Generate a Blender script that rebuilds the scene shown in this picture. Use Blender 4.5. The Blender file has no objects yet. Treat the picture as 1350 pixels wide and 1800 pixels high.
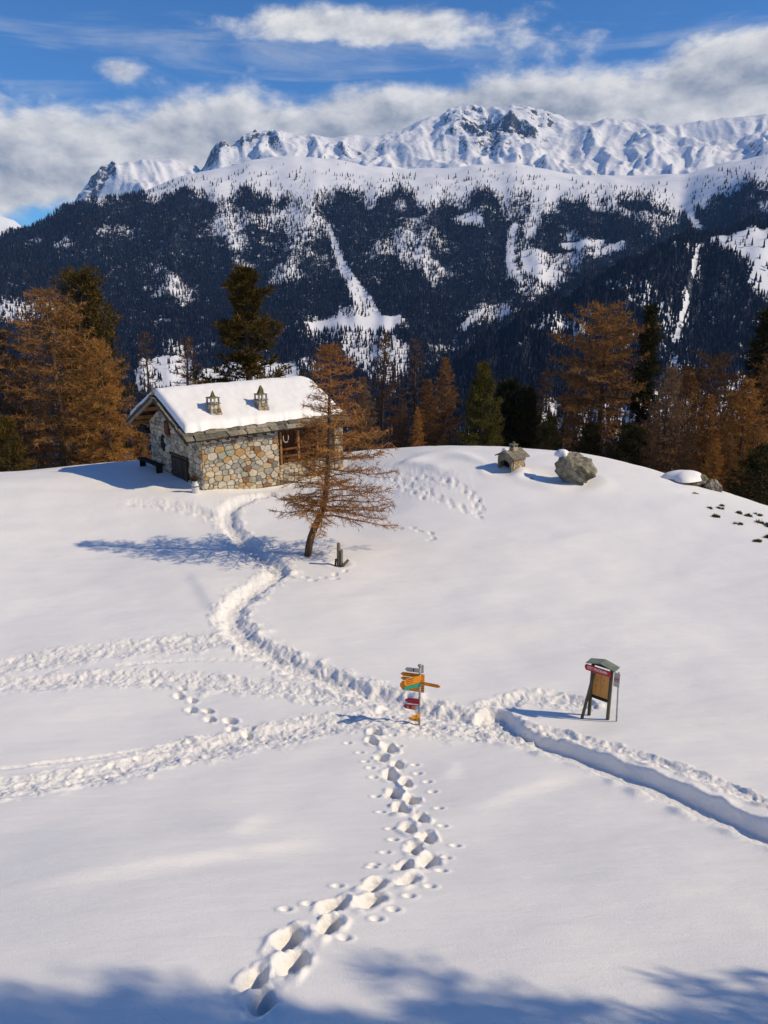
import bpy, math, random
import numpy as np
from mathutils import Vector, Matrix, Euler

scene = bpy.context.scene
col = scene.collection
R = math.radians

# ------------------------------------------------------------------ camera
cam_d = bpy.data.cameras.new('camera'); cam = bpy.data.objects.new('camera', cam_d); col.objects.link(cam)
cam.location = (0, 0, 10.0); cam.rotation_euler = (R(90 - 16.2), 0, 0)
cam_d.sensor_fit = 'VERTICAL'; cam_d.sensor_height = 36.0; cam_d.lens = 36.0 * 1374 / 1800
cam_d.clip_start = 0.1; cam_d.clip_end = 30000
scene.camera = cam

# ------------------------------------------------------------------ sky, sun, exposure
SUN_EL, SUN_AZ = 37.5, 98.0            # azimuth clockwise from +Y
SKY_STRENGTH = 0.05
world = bpy.data.worlds.new('World'); scene.world = world; world.use_nodes = True
nt = world.node_tree; nt.nodes.clear()
def N(tree, kind, **kw):
    n = tree.nodes.new(kind)
    for k, v in kw.items(): setattr(n, k, v)
    return n
def math_node(tree, op, a, b=None, c=None, clamp=False):
    n = N(tree, 'ShaderNodeMath', operation=op, use_clamp=clamp)
    for i, v in enumerate((a, b, c)):
        if v is None: continue
        if isinstance(v, (int, float)): n.inputs[i].default_value = v
        else: tree.links.new(v, n.inputs[i])
    return n.outputs[0]
def mapr(tree, v, a, b, c=0.0, d=1.0, smooth=True):
    n = N(tree, 'ShaderNodeMapRange', interpolation_type='SMOOTHSTEP' if smooth else 'LINEAR')
    tree.links.new(v, n.inputs[0])
    for i, q in enumerate((a, b, c, d)): n.inputs[i + 1].default_value = q
    return n.outputs[0]
def mixc(tree, f, a, b, blend='MIX'):
    n = N(tree, 'ShaderNodeMix', data_type='RGBA', blend_type=blend)
    for s, v in ((n.inputs[0], f), (n.inputs[6], a), (n.inputs[7], b)):
        if isinstance(v, (int, float)): s.default_value = v
        elif isinstance(v, tuple): s.default_value = v if len(v) == 4 else (*v, 1)
        else: tree.links.new(v, s)
    return n.outputs[2]
def noise(tree, vec, scale, detail=4, rough=.5, dist=0.0, out=0):
    n = N(tree, 'ShaderNodeTexNoise'); n.inputs['Scale'].default_value = scale; n.inputs['Detail'].default_value = detail
    n.inputs['Roughness'].default_value = rough; n.inputs['Distortion'].default_value = dist
    if vec is not None: tree.links.new(vec, n.inputs['Vector'])
    return n.outputs[out]

sky = N(nt, 'ShaderNodeTexSky', sky_type='NISHITA', sun_disc=False)
sky.sun_elevation = R(SUN_EL); sky.sun_rotation = R(SUN_AZ); sky.altitude = 2200; sky.air_density = 1.0; sky.dust_density = 0.15; sky.ozone_density = 2.5
tc = N(nt, 'ShaderNodeTexCoord'); sep = N(nt, 'ShaderNodeSeparateXYZ'); nt.links.new(tc.outputs['Generated'], sep.inputs[0])
az = math_node(nt, 'MULTIPLY', math_node(nt, 'ARCTAN2', sep.outputs[0], sep.outputs[1]), 180 / math.pi)
el = math_node(nt, 'MULTIPLY', math_node(nt, 'ARCSINE', sep.outputs[2]), 180 / math.pi)
def cvec(sx, sy, oz=0.0, dx=0.0, dy=0.0):
    cb = N(nt, 'ShaderNodeCombineXYZ')
    nt.links.new(math_node(nt, 'MULTIPLY_ADD', az, sx, dx), cb.inputs[0]); nt.links.new(math_node(nt, 'MULTIPLY_ADD', el, sy, dy), cb.inputs[1])
    cb.inputs[2].default_value = oz
    return cb.outputs[0]
def blob(a, e, ra, re, k):               # soft elliptical cloud mass (bearing, elevation, radii in degrees)
    x = math_node(nt, 'MULTIPLY', math_node(nt, 'SUBTRACT', az, a), 1 / ra); y = math_node(nt, 'MULTIPLY', math_node(nt, 'SUBTRACT', el, e), 1 / re)
    d = math_node(nt, 'ADD', math_node(nt, 'MULTIPLY', x, x), math_node(nt, 'MULTIPLY', y, y))
    return math_node(nt, 'MULTIPLY', math_node(nt, 'POWER', 2.71828, math_node(nt, 'MULTIPLY', d, -1.0)), k)
cl_w = noise(nt, cvec(.05, .11, 1.7), 1.0, 3, .5, 0.0, 1)
_wv = N(nt, 'ShaderNodeVectorMath', operation='MULTIPLY_ADD'); nt.links.new(cl_w, _wv.inputs[0]); _wv.inputs[1].default_value = (.55, .55, .55)
nt.links.new(cvec(.125, .215, 0.0), _wv.inputs[2])
def cl_noise(dx, dy):
    a = N(nt, 'ShaderNodeVectorMath', operation='ADD'); nt.links.new(_wv.outputs[0], a.inputs[0]); a.inputs[1].default_value = (dx, dy, 0)
    return noise(nt, a.outputs[0], 1.0, 12, .60)
n0 = cl_noise(0, 0); n1 = cl_noise(.09, .13)                 # second sample is taken towards the sun
bias = math_node(nt, 'ADD', mapr(nt, el, 16.0, 6.0, -.10, .05), mapr(nt, el, 15.0, 32.0, 0.0, -.30))                      # banks of cloud lie low along the whole horizon
for b in ((-1.0, 15.7, 9.0, 1.3, .36), (-21, 8.0, 9, 2.9, .26), (-8, 9.3, 6, 1.8, .24), (2, 10.6, 7, 2.0, .30), (12, 10.7, 8, 1.6, .26), (24, 12.2, 8, 2.6, .40), (-19, 13.3, 5, .8, .02), (15, 14.6, 5, .9, .05),
          (-17, 12.8, 1.5, .7, .16)):
    bias = math_node(nt, 'ADD', bias, blob(*b))
dens = math_node(nt, 'ADD', math_node(nt, 'MULTIPLY_ADD', n0, .72, .14), bias)
mask = mapr(nt, dens, .50, .68)
veil = math_node(nt, 'MULTIPLY', math_node(nt, 'MULTIPLY', mapr(nt, noise(nt, cvec(.06, .45, 4.0), 1.0, 6, .6, .6), .48, .75), mapr(nt, el, 15.0, 26.0, .35, 0.0)), 1.0)
mask = math_node(nt, 'MAXIMUM', mask, veil)
lit = math_node(nt, 'ADD', math_node(nt, 'MULTIPLY', math_node(nt, 'SUBTRACT', n0, n1), 4.2), mapr(nt, dens, 1.0, .58, .10, .80))
lit = math_node(nt, 'ADD', lit, .0, clamp=True)
CS = 1.0 / SKY_STRENGTH
ccol = mixc(nt, lit, (.33 * CS, .37 * CS, .45 * CS), (.92 * CS, .90 * CS, .87 * CS))
sky_b = mixc(nt, 1.0, sky.outputs[0], (.84, 1.75, 2.6), 'MULTIPLY')
sky_col = mixc(nt, mask, sky_b, ccol)

bg = N(nt, 'ShaderNodeBackground'); bg.inputs['Strength'].default_value = SKY_STRENGTH
nt.links.new(sky_col, bg.inputs['Color'])
wo = N(nt, 'ShaderNodeOutputWorld'); nt.links.new(bg.outputs[0], wo.inputs['Surface'])

sun_d = bpy.data.lights.new('sun', 'SUN'); sun = bpy.data.objects.new('sun', sun_d); col.objects.link(sun)
sun_d.energy = 3.9; sun_d.angle = R(0.5); sun_d.color = (1.0, 0.83, 0.57)
_ts = Vector((math.sin(R(SUN_AZ)) * math.cos(R(SUN_EL)), math.cos(R(SUN_AZ)) * math.cos(R(SUN_EL)), math.sin(R(SUN_EL))))
sun.rotation_euler = _ts.to_track_quat('Z', 'Y').to_euler(); sun.location = (40, -10, 60)

scene.view_settings.view_transform = 'Standard'; scene.view_settings.look = 'None'
scene.view_settings.exposure = 0.0; scene.view_settings.gamma = 1.0; scene.view_settings.use_curve_mapping = False
scene.render.engine = 'CYCLES'
scene.cycles.use_denoising = True; scene.cycles.max_bounces = 6; scene.cycles.diffuse_bounces = 2; scene.cycles.volume_bounces = 0
scene.cycles.transparent_max_bounces = 8

# ------------------------------------------------------------------ measured layout, metres in the place (camera stands at x=0, y=0)
GROUND_CP = [(-6.5,5.91,3.1),(-3.73,5.91,3.1),(-1.85,5.91,3.1),(0.0,5.91,3.1),(1.85,5.91,3.1),(3.73,5.91,3.1),(6.5,5.91,3.1),(-7.7,7.27,2.77),(-4.42,7.27,2.77),(-2.19,7.27,2.77),(0.0,7.27,2.77),(2.19,7.27,2.77),(4.42,7.27,2.77),(7.7,7.27,2.77),(-10.43,10.28,1.65),(-5.99,10.28,1.65),(-2.97,10.28,1.65),(0.0,10.28,1.65),(2.97,10.28,1.65),(5.99,10.28,1.65),(10.43,10.28,1.65),(-13.0,13.18,0.87),(-7.47,13.18,0.87),(-3.71,13.18,0.87),(0.0,13.18,0.87),(3.71,13.18,0.87),(7.47,13.18,0.87),(13.0,13.18,0.87),(-15.39,15.93,0.32),(-8.84,15.93,0.32),(-4.39,15.93,0.32),(0.0,15.93,0.32),(4.39,15.93,0.32),(8.84,15.93,0.32),(15.39,15.93,0.32),(-20.52,22.07,-0.05),(-11.79,22.07,-0.05),(-5.85,22.07,-0.05),(0.0,22.07,-0.05),(5.85,22.07,-0.05),(11.79,22.07,-0.05),(20.52,22.07,-0.05),(-25.66,28.35,0.06),(-14.74,28.35,0.06),(-7.31,28.35,0.06),(0.0,28.35,0.06),(7.31,28.35,0.06),(14.74,28.35,0.06),(25.66,28.35,0.06),(-21.12,41.96,0.29),(-17.77,43.02,0.37),(-29.8,40.76,-0.25),(-0.86,46.26,0.76),(2.91,46.29,0.86),(7.61,45.74,0.76),(10.76,44.68,0.71),(13.46,42.59,0.66),(15.36,39.09,0.44),(17.83,34.95,0.18),(21.54,30.34,-0.27),(8.94,36.68,0.78),(2.1,37.36,0.6),(12.61,31.49,0.1),(8.54,29.74,0.17),(-13.87,34.93,0.13),(-17.44,34.09,0.1),(14.49,27.73,-0.29),(3.02,31.75,0.27),(-9.13,38.33,-0.09),(-5.66,41.2,-0.36),(-3.74,42.79,-0.3),(-1.73,44.45,0.0),(-6.67,38.81,-0.25),(-3.87,40.6,-0.33),(-12.95,42.95,0.12),(-11.04,40.64,0.0),(-12.97,39.05,-0.02),(-14.88,41.36,0.15),(-4.77,48.43,0.6),(-10.38,47.68,0.5),(-14.23,44.49,0.4),(-10.8,35.65,-0.05),(-9.8,34.47,-0.02),(-5.9,34.57,-0.04),(-1.92,33.77,0.06),(-8.98,31.33,-0.1),(-5.4,31.42,-0.13),(-1.78,31.01,-0.12),(-33.34,45.65,-1.85),(-38.06,52.11,-5.3),(-50.45,69.06,-15.1),(-82.89,113.48,-42.1),(-159.57,218.45,-100.1),(-277.54,379.96,-190.1),(-23.82,47.32,-1.43),(-27.42,54.47,-4.88),(-36.86,73.23,-14.68),(-61.59,122.35,-41.68),(-120.04,238.47,-99.68),(-209.97,417.12,-189.68),(-19.19,49.13,-1.4),(-22.1,56.58,-4.85),(-29.74,76.14,-14.65),(-49.74,127.37,-41.65),(-97.04,248.46,-99.65),(-169.79,434.76,-189.65),(-12.41,51.46,-1.38),(-14.28,59.24,-4.83),(-19.2,79.65,-14.63),(-32.09,133.12,-41.63),(-62.56,259.5,-99.63),(-109.43,453.93,-189.63),(-4.4,51.72,-0.99),(-5.08,59.69,-4.44),(-6.86,80.61,-14.24),(-11.52,135.42,-41.24),(-22.54,264.95,-99.24),(-39.5,464.23,-189.24),(3.28,52.29,-0.86),(3.79,60.27,-4.31),(5.1,81.23,-14.11),(8.55,136.12,-41.11),(16.7,265.87,-99.11),(29.23,465.47,-189.11),(12.17,50.52,-1.01),(14.04,58.3,-4.46),(18.96,78.72,-14.26),(31.83,132.19,-41.26),(62.27,258.58,-99.26),(109.09,453.02,-189.26),(17.55,44.68,-1.28),(20.48,52.12,-4.73),(28.16,71.67,-14.53),(48.27,122.86,-41.53),(95.81,243.86,-99.53),(168.95,430.0,-189.53),(20.56,40.33,-1.45),(24.19,47.46,-4.9),(33.73,66.17,-14.7),(58.71,115.17,-41.7),(117.75,230.99,-99.7),(208.57,409.17,-189.7),(25.01,35.27,-1.91),(29.64,41.79,-5.36),(41.79,58.92,-15.16),(73.61,103.78,-42.16),(148.82,209.82,-100.16),(264.53,372.95,-190.16),(-25,0,8.4),(-25,-15,11),(-10,0,8.4),(-10,-15,11),(0,0,8.4),(0,-15,11),(10,0,8.4),(10,-15,11),(25,0,8.4),(25,-15,11)]
TRAILS = [([(-5.93,38.4),(-6.88,37.24),(-7.43,35.71),(-7.15,33.97),(-6.36,31.66),(-5.31,29.39),(-4.2,27.57),(-3.77,26.59),(-4.08,25.6),(-4.63,24.38),(-4.85,23.11),(-4.65,21.99),(-4.13,21.03),(-3.3,20.13),(-2.4,19.26),(-1.42,18.5),(-0.36,17.55),(0.62,16.79),(1.53,16.24),(2.29,15.91),(2.76,15.6)],0.46,0.2,0.07,1.0),([(-4.29,21.19),(-4.89,20.81),(-6.14,20.51),(-7.67,20.2),(-9.1,19.75),(-10.45,19.25),(-11.95,18.62)],0.46,0.035,0.03,0.9),([(-11.66,18.1),(-9.91,18.14),(-8.48,18.23),(-7.1,18.5),(-5.57,18.36),(-4.02,18.05),(-2.53,17.78),(-1.06,17.29),(0.21,16.72)],0.38,0.04,0.04,0.9),([(-8.04,11.91),(-7.11,12.46),(-6.2,12.81),(-5.36,13.48),(-4.43,14.19),(-3.37,14.79),(-2.22,15.37),(-0.97,15.77),(0.59,15.99),(1.64,15.98)],0.46,0.06,0.04,1.0),([(2.56,16.17),(2.69,15.54),(2.87,15.07),(3.46,14.61),(4.29,13.68),(5.05,12.6),(5.68,11.6),(6.16,10.61),(6.74,9.35),(7.34,7.6),(7.42,5.58)],0.44,0.27,0.06,0.3),([(2.97,15.65),(4.05,15.05),(5.02,14.19),(5.84,13.26),(6.82,11.89),(7.48,10.82),(8.26,8.72),(8.4,6.46)],0.2,0.03,0.06,0.8),([(2.19,16.17),(2.84,16.95),(3.61,17.4),(4.28,17.25),(4.78,16.98)],0.34,0.05,0.04,0.9),([(0.2,16.31),(0.85,15.86),(1.62,15.77),(2.26,15.67)],0.62,0.1,0.03,1.0),([(-7.61,13.45),(-6.42,13.86),(-5.12,14.49),(-4.14,14.92)],0.1,0.03,0.03,0.5),([(-7.19,19.22),(-5.88,19.53),(-4.33,19.61),(-3.38,19.61)],0.08,0.03,0.02,0.4),([(-11.9,35.81),(-10.41,35.78),(-8.8,35.2),(-7.17,33.68)],0.45,0.08,0.04,0.8),([(-1.06,40.63),(0.44,39.04),(1.81,37.19)],1.3,0.05,0.02,0.55),([(-5.04,38.27),(-3.31,38.23),(-1.59,38.39),(-0.44,39.39)],0.8,0.05,0.02,0.5)]
PRINTS = [(-0.19,15.18,0.37,-0.93,1.12,0.32),(-0.26,14.73,0.37,-0.93,0.93,0.27),(0.13,14.42,0.26,-0.97,1.15,0.23),(-0.04,13.94,0.26,-0.97,1.06,0.28),(0.27,13.6,0.14,-0.99,0.99,0.31),(0.13,13.17,0.14,-0.99,1.12,0.23),(0.42,12.8,0.14,-0.99,0.92,0.31),(0.2,12.38,0.11,-0.99,1.17,0.31),(0.5,12.06,0.11,-0.99,1.06,0.29),(0.29,11.63,0.11,-0.99,1.1,0.32),(0.63,11.23,0.15,-0.99,1.03,0.23),(0.4,10.78,0.15,-0.99,1.03,0.28),(0.69,10.43,-0.05,-1.0,1.06,0.25),(0.47,10.03,-0.05,-1.0,1.07,0.27),(0.65,9.57,-0.31,-0.95,1.27,0.22),(0.29,9.32,-0.31,-0.95,1.02,0.3),(0.31,8.83,-0.58,-0.81,1.04,0.22),(-0.13,8.68,-0.58,-0.81,1.1,0.3),(-0.17,8.22,-0.69,-0.73,1.16,0.25),(-0.64,8.07,-0.62,-0.78,1.1,0.3),(-0.66,7.63,-0.45,-0.89,1.1,0.32),(-1.11,7.35,-0.45,-0.89,1.28,0.32),(-1.01,6.92,-0.34,-0.94,1.28,0.25),(-1.39,6.59,-0.38,-0.92,1.15,0.23),(-1.25,6.2,-0.1,-0.99,1.19,0.22),(-5.13,17.87,0.56,-0.83,0.88,0.14),(-5.1,17.42,0.56,-0.83,0.89,0.15),(-4.71,17.2,0.56,-0.83,0.8,0.16),(-4.61,16.68,0.56,-0.83,0.95,0.19),(-4.17,16.56,0.72,-0.7,0.82,0.16),(-4.05,16.12,0.72,-0.7,0.86,0.16),(-3.54,15.99,0.73,-0.68,1.0,0.16),(-3.43,15.55,0.53,-0.85,0.9,0.15),(-3.03,15.28,0.53,-0.85,0.87,0.19),(0.57,39.1,0.45,-0.89,1.0,0.09),(0.51,38.57,0.45,-0.89,1.07,0.11),(0.94,38.31,0.45,-0.89,1.07,0.11),(0.95,37.79,0.45,-0.89,0.97,0.11),(1.34,37.48,0.45,-0.89,1.06,0.11),(1.33,37.0,0.45,-0.89,1.04,0.1),(1.73,36.68,0.45,-0.89,0.94,0.11),(1.74,36.19,0.46,-0.89,1.04,0.11),(2.15,35.89,0.46,-0.89,1.06,0.11),(2.15,35.39,0.46,-0.89,1.09,0.11),(2.6,35.1,0.46,-0.89,1.0,0.1),(2.55,34.59,0.46,-0.89,1.1,0.1),(3.0,34.29,0.46,-0.89,1.06,0.09),(3.04,33.78,0.61,-0.8,1.04,0.1),(3.5,33.58,0.61,-0.8,1.03,0.11),(3.54,33.04,0.61,-0.8,0.99,0.11),(4.02,32.86,0.61,-0.8,1.03,0.08),(4.12,32.33,0.61,-0.8,0.89,0.09),(1.36,38.61,0.8,-0.6,0.93,0.08),(1.59,38.16,0.8,-0.6,1.03,0.1),(2.08,38.11,0.8,-0.6,0.88,0.1),(2.3,37.62,0.8,-0.6,0.91,0.11),(2.81,37.53,0.8,-0.6,1.03,0.08),(3.04,37.08,0.8,-0.6,1.02,0.12),(3.45,36.85,0.37,-0.93,1.08,0.11),(3.37,36.33,0.37,-0.93,1.02,0.1),(3.8,36.05,0.37,-0.93,1.03,0.09),(3.74,35.48,0.37,-0.93,0.91,0.1),(4.11,35.16,0.37,-0.93,1.03,0.12),(3.98,34.69,0.1,-1.0,0.93,0.09),(4.29,34.26,0.1,-1.0,1.11,0.12),(4.08,33.79,0.1,-1.0,1.12,0.1),(4.35,33.36,0.1,-1.0,1.12,0.1),(4.15,32.9,0.1,-1.0,0.91,0.1),(-0.27,40.51,0.39,-0.92,1.07,0.11),(-0.49,39.95,0.39,-0.92,0.95,0.12),(0.1,39.68,0.39,-0.92,0.94,0.09),(-0.07,39.11,0.39,-0.92,1.03,0.1),(0.45,38.87,0.39,-0.92,1.06,0.08),(0.27,38.28,0.39,-0.92,1.01,0.09),(0.78,38.04,0.39,-0.92,0.99,0.09),(0.63,37.47,0.44,-0.9,0.89,0.09),(1.17,37.26,0.44,-0.9,1.09,0.1),(0.98,36.67,0.44,-0.9,0.98,0.1),(1.58,36.43,0.44,-0.9,1.0,0.12),(1.4,35.84,0.44,-0.9,1.08,0.09),(1.95,35.63,0.44,-0.9,0.9,0.11),(1.81,35.03,0.44,-0.9,0.95,0.11),(2.38,34.78,0.44,-0.9,0.99,0.1),(0.44,31.96,0.77,-0.63,0.73,0.07),(0.69,31.44,0.77,-0.63,0.75,0.08),(1.23,31.35,0.77,-0.63,0.71,0.08),(1.47,30.87,0.77,-0.63,0.84,0.06),(1.93,30.57,0.57,-0.82,0.83,0.08),(2.01,30.02,0.57,-0.82,0.76,0.08),(1.82,29.85,-1.0,-0.07,0.78,0.06),(-3.5,26.37,0.87,-0.49,0.72,0.08),(-3.31,25.96,0.87,-0.49,0.81,0.09),(-2.79,25.98,0.87,-0.49,0.79,0.07),(-2.49,25.63,0.99,0.16,0.88,0.08),(-2.17,25.95,0.99,0.16,0.73,0.08),(-1.71,25.78,0.99,0.16,0.81,0.08),(-1.75,26.28,0.23,0.97,0.75,0.09),(-1.41,26.59,0.23,0.97,0.75,0.08),(-11.71,35.98,0.99,-0.1,0.95,0.11),(-11.4,35.47,0.99,-0.1,0.81,0.08),(-10.92,35.9,0.99,-0.1,0.98,0.1),(-10.59,35.39,0.99,-0.1,0.8,0.11),(-10.16,35.81,0.99,-0.1,1.0,0.11),(-9.8,35.27,0.99,-0.1,1.0,0.11),(-9.32,35.73,0.99,-0.1,0.93,0.09),(-9.23,35.1,0.73,-0.68,0.92,0.09),(-8.59,35.18,0.73,-0.68,0.97,0.11),(-8.61,34.56,0.73,-0.68,0.98,0.1),(-7.99,34.66,0.73,-0.68,0.95,0.1),(-8.06,33.99,0.73,-0.68,0.84,0.08),(-7.38,34.11,0.73,-0.68,0.96,0.08)]
POLE_HOLES = [(-0.77,14.69),(0.19,15.03),(-0.5,14.25),(0.32,14.55),(-0.37,13.77),(-0.26,13.48),(0.62,13.61),(-0.2,13.1),(0.66,13.22),(0.83,12.85),(-0.15,12.27),(0.9,12.41),(-0.05,11.54),(0.96,11.66),(0.11,10.81),(0.97,10.92),(0.15,10.38),(1.11,10.19),(0.02,9.9),(0.92,9.72),(-0.13,9.42),(0.82,9.23),(-0.17,9.3),(0.62,8.65),(0.33,8.37),(-0.62,8.64),(0.12,8.02),(-0.09,7.8),(-0.96,8.15),(-1.23,8.01),(-0.46,7.38)]
DRIFTS = [([(-5.24,8.83),(-4.34,8.9),(-3.48,9.38),(-2.5,9.78),(-1.69,10.04),(-1.03,10.43)],0.11,0.32,1.2),([(1.23,11.5),(2.13,12.28),(3.09,12.89),(4.22,13.42)],0.07,0.3,0.9),([(0.08,21.41),(3.9,21.9),(7.35,21.81),(11.21,20.82)],0.12,0.7,1.8),([(-2.51,10.2),(-2.2,11.49)],0.06,0.3,0.6),([(1.03,12.9),(1.44,13.81)],0.03,0.2,0.5),([(-7.0,26.97),(-5.92,24.41),(-5.07,22.55)],0.07,0.3,0.8),([(0.74,39.87),(1.9,42.73),(3.78,40.68),(5.45,39.54)],0.22,0.5,1.2),([(0.46,41.55),(1.23,41.4),(2.22,39.66),(3.3,38.42)],0.16,0.35,0.9)]
MOUNTAIN = [[(-41.72,700,-143.9),(41.72,700,-143.9)],[(-41.09,1000,-150.7),(41.09,1000,-150.7)],[(-40.54,1300,-131.0),(40.54,1300,-131.0)],[(-39.89,1700,-69.5),(39.89,1700,-69.5)],[(-39.29,2100,30.4),(39.29,2100,30.4)],[(-39.39,2450,11.0),(-25.0,2450,99.6),(-19.77,2450,170.4),(-14.38,2450,190.4),(-2.94,2450,191.3),(8.76,2450,173.8),(14.41,2450,170.5),(18.01,2450,176.6),(20.53,2450,144.4),(24.71,2450,197.7),(38.53,2450,210.6)],[(-39.5,2750,-17.4),(-28.16,2750,107.8),(-24.9,2750,149.7),(-23.19,2750,177.7),(-21.42,2750,221.0),(-19.63,2750,259.8),(-14.98,2750,291.4),(-13.14,2750,305.4),(-8.65,2750,318.5),(-2.9,2750,321.6),(2.9,2750,314.7),(8.65,2750,315.1),(12.41,2750,297.8),(16.06,2750,291.6),(19.62,2750,264.7),(22.83,2750,326.1),(24.41,2750,339.5),(38.16,2750,330.5)],[(-39.72,3200,-88.9),(-25.17,3200,50.3),(-21.66,3200,130.0),(-19.8,3200,205.9),(-16.82,3200,307.3),(-14.21,3200,367.8),(-13.09,3200,391.0),(-11.22,3200,419.1),(-9.33,3200,445.0),(-6.68,3200,471.4),(-4.4,3200,467.3),(-2.88,3200,456.2),(0.96,3200,427.0),(3.27,3200,428.3),(5.94,3200,440.6),(8.58,3200,445.9),(10.85,3200,421.5),(12.35,3200,399.9),(16.0,3200,378.3),(19.47,3200,390.0),(22.73,3200,423.9),(24.3,3200,438.7),(38.01,3200,430.0)],[(-39.94,3800,-187.8),(-25.38,3800,-57.6),(-14.34,3800,325.2),(-6.73,3800,464.2),(0.97,3800,479.1),(5.95,3800,493.1),(8.61,3800,497.3),(12.36,3800,456.7),(19.5,3800,441.1),(24.38,3800,480.4),(38.11,3800,471.6)],[(-40.06,4300,-259.5),(-25.51,4300,-145.9),(-14.47,4300,232.3),(-6.81,4300,348.2),(8.72,4300,373.9),(38.58,4300,340.5)]]
PEAKS = [[(-39.5,3500,-24.9),(-25.12,3500,75.1),(-12.51,3500,280.7),(0.97,3500,354.1),(38.5,3500,305.3)],[(-39.22,4200,76.9),(-25.0,4200,163.6),(-19.77,4200,285.0),(-16.1,4200,401.7),(-12.4,4200,457.4),(-6.72,4200,535.4),(0.96,4200,570.3),(5.92,4200,624.2),(8.55,4200,635.9),(12.28,4200,603.2),(15.87,4200,603.9),(19.38,4200,572.9),(24.28,4200,586.9),(38.06,4200,540.7)],[(-39.12,4700,133.1),(-24.93,4700,223.7),(-20.05,4700,373.9),(-16.72,4700,543.3),(-12.36,4700,571.1),(-9.71,4700,653.9),(-6.68,4700,696.3),(-2.87,4700,700.1),(0.96,4700,729.7),(3.24,4700,768.8),(5.88,4700,811.5),(8.49,4700,823.8),(12.2,4700,766.8),(15.78,4700,763.4),(19.28,4700,722.0),(24.18,4700,724.2),(37.93,4700,661.2)],[(-39.01,5200,199.4),(-24.88,5200,286.4),(-21.48,5200,356.0),(-19.69,5200,485.2),(-19.22,5200,539.3),(-18.43,5200,631.4),(-17.69,5200,677.1),(-16.79,5200,708.1),(-14.1,5200,726.6),(-12.49,5200,703.1),(-12.22,5200,669.2),(-11.33,5200,781.5),(-10.4,5200,805.8),(-9.64,5200,832.7),(-9.43,5200,883.2),(-8.5,5200,897.9),(-6.63,5200,882.9),(-5.13,5200,872.7),(-3.62,5200,861.8),(-1.33,5200,891.7),(0.95,5200,913.9),(3.22,5200,981.4),(4.72,5200,998.3),(5.83,5200,1021.3),(6.96,5200,1006.7),(9.17,5200,1013.6),(10.66,5200,984.6),(12.14,5200,936.8),(13.59,5200,925.4),(15.0,5200,937.8),(16.39,5200,937.4),(18.48,5200,909.1),(20.52,5200,883.1),(22.45,5200,903.5),(24.04,5200,901.4),(37.75,5200,818.7)],[(-39.14,5700,144.7),(-24.98,5700,228.6),(-21.57,5700,303.4),(-19.78,5700,445.2),(-19.31,5700,504.8),(-18.51,5700,606.3),(-17.77,5700,656.5),(-16.86,5700,690.3),(-14.17,5700,709.6),(-12.55,5700,683.1),(-12.28,5700,645.4),(-11.39,5700,769.4),(-10.45,5700,796.1),(-9.69,5700,825.6),(-9.47,5700,881.4),(-8.53,5700,897.4),(-6.66,5700,880.5),(-5.15,5700,869.0),(-3.63,5700,856.8),(-1.34,5700,889.7),(0.95,5700,914.2),(3.23,5700,989.1),(4.74,5700,1007.9),(5.86,5700,1033.4),(6.99,5700,1017.5),(9.22,5700,1025.5),(10.7,5700,993.9),(12.19,5700,941.4),(13.65,5700,929.3),(15.06,5700,943.6),(16.47,5700,943.8),(18.56,5700,913.4),(20.61,5700,885.7),(22.55,5700,909.3),(24.14,5700,908.0),(37.88,5700,827.5)],[(-39.5,6600,-55.8),(-25.26,6600,5.3),(-21.82,6600,87.1),(-20.01,6600,252.0),(-19.53,6600,321.9),(-18.73,6600,440.9),(-17.98,6600,499.3),(-17.06,6600,538.1),(-14.34,6600,557.5),(-12.7,6600,524.2),(-12.42,6600,479.2),(-11.52,6600,625.4),(-10.57,6600,656.2),(-9.8,6600,690.6),(-9.59,6600,756.5),(-8.64,6600,774.9),(-6.75,6600,753.7),(-5.22,6600,739.2),(-3.68,6600,724.2),(-1.35,6600,762.8),(0.97,6600,791.8),(3.27,6600,881.0),(4.8,6600,903.8),(5.93,6600,934.6),(7.07,6600,916.3),(9.33,6600,927.3),(10.83,6600,891.0),(12.34,6600,830.2),(13.81,6600,817.4),(15.24,6600,835.9),(16.66,6600,838.0),(18.77,6600,804.9),(20.84,6600,775.5),(22.79,6600,806.7),(24.4,6600,808.2),(38.21,6600,746.8)]]
FAR_RIDGE = [[(-39.22,8500,145.4),(39.22,8500,145.4)],[(-46.81,9300,716.2),(-38.53,9300,771.4),(-32.14,9300,774.3),(-27.79,9300,777.3),(-24.75,9300,668.2),(-23.97,9300,639.6),(-23.36,9300,565.5),(-21.6,9300,443.6),(-18.16,9300,366.5),(0.99,9300,262.7),(39.28,9300,110.2)],[(-39.28,10000,117.7),(39.28,10000,117.7)]]
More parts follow.
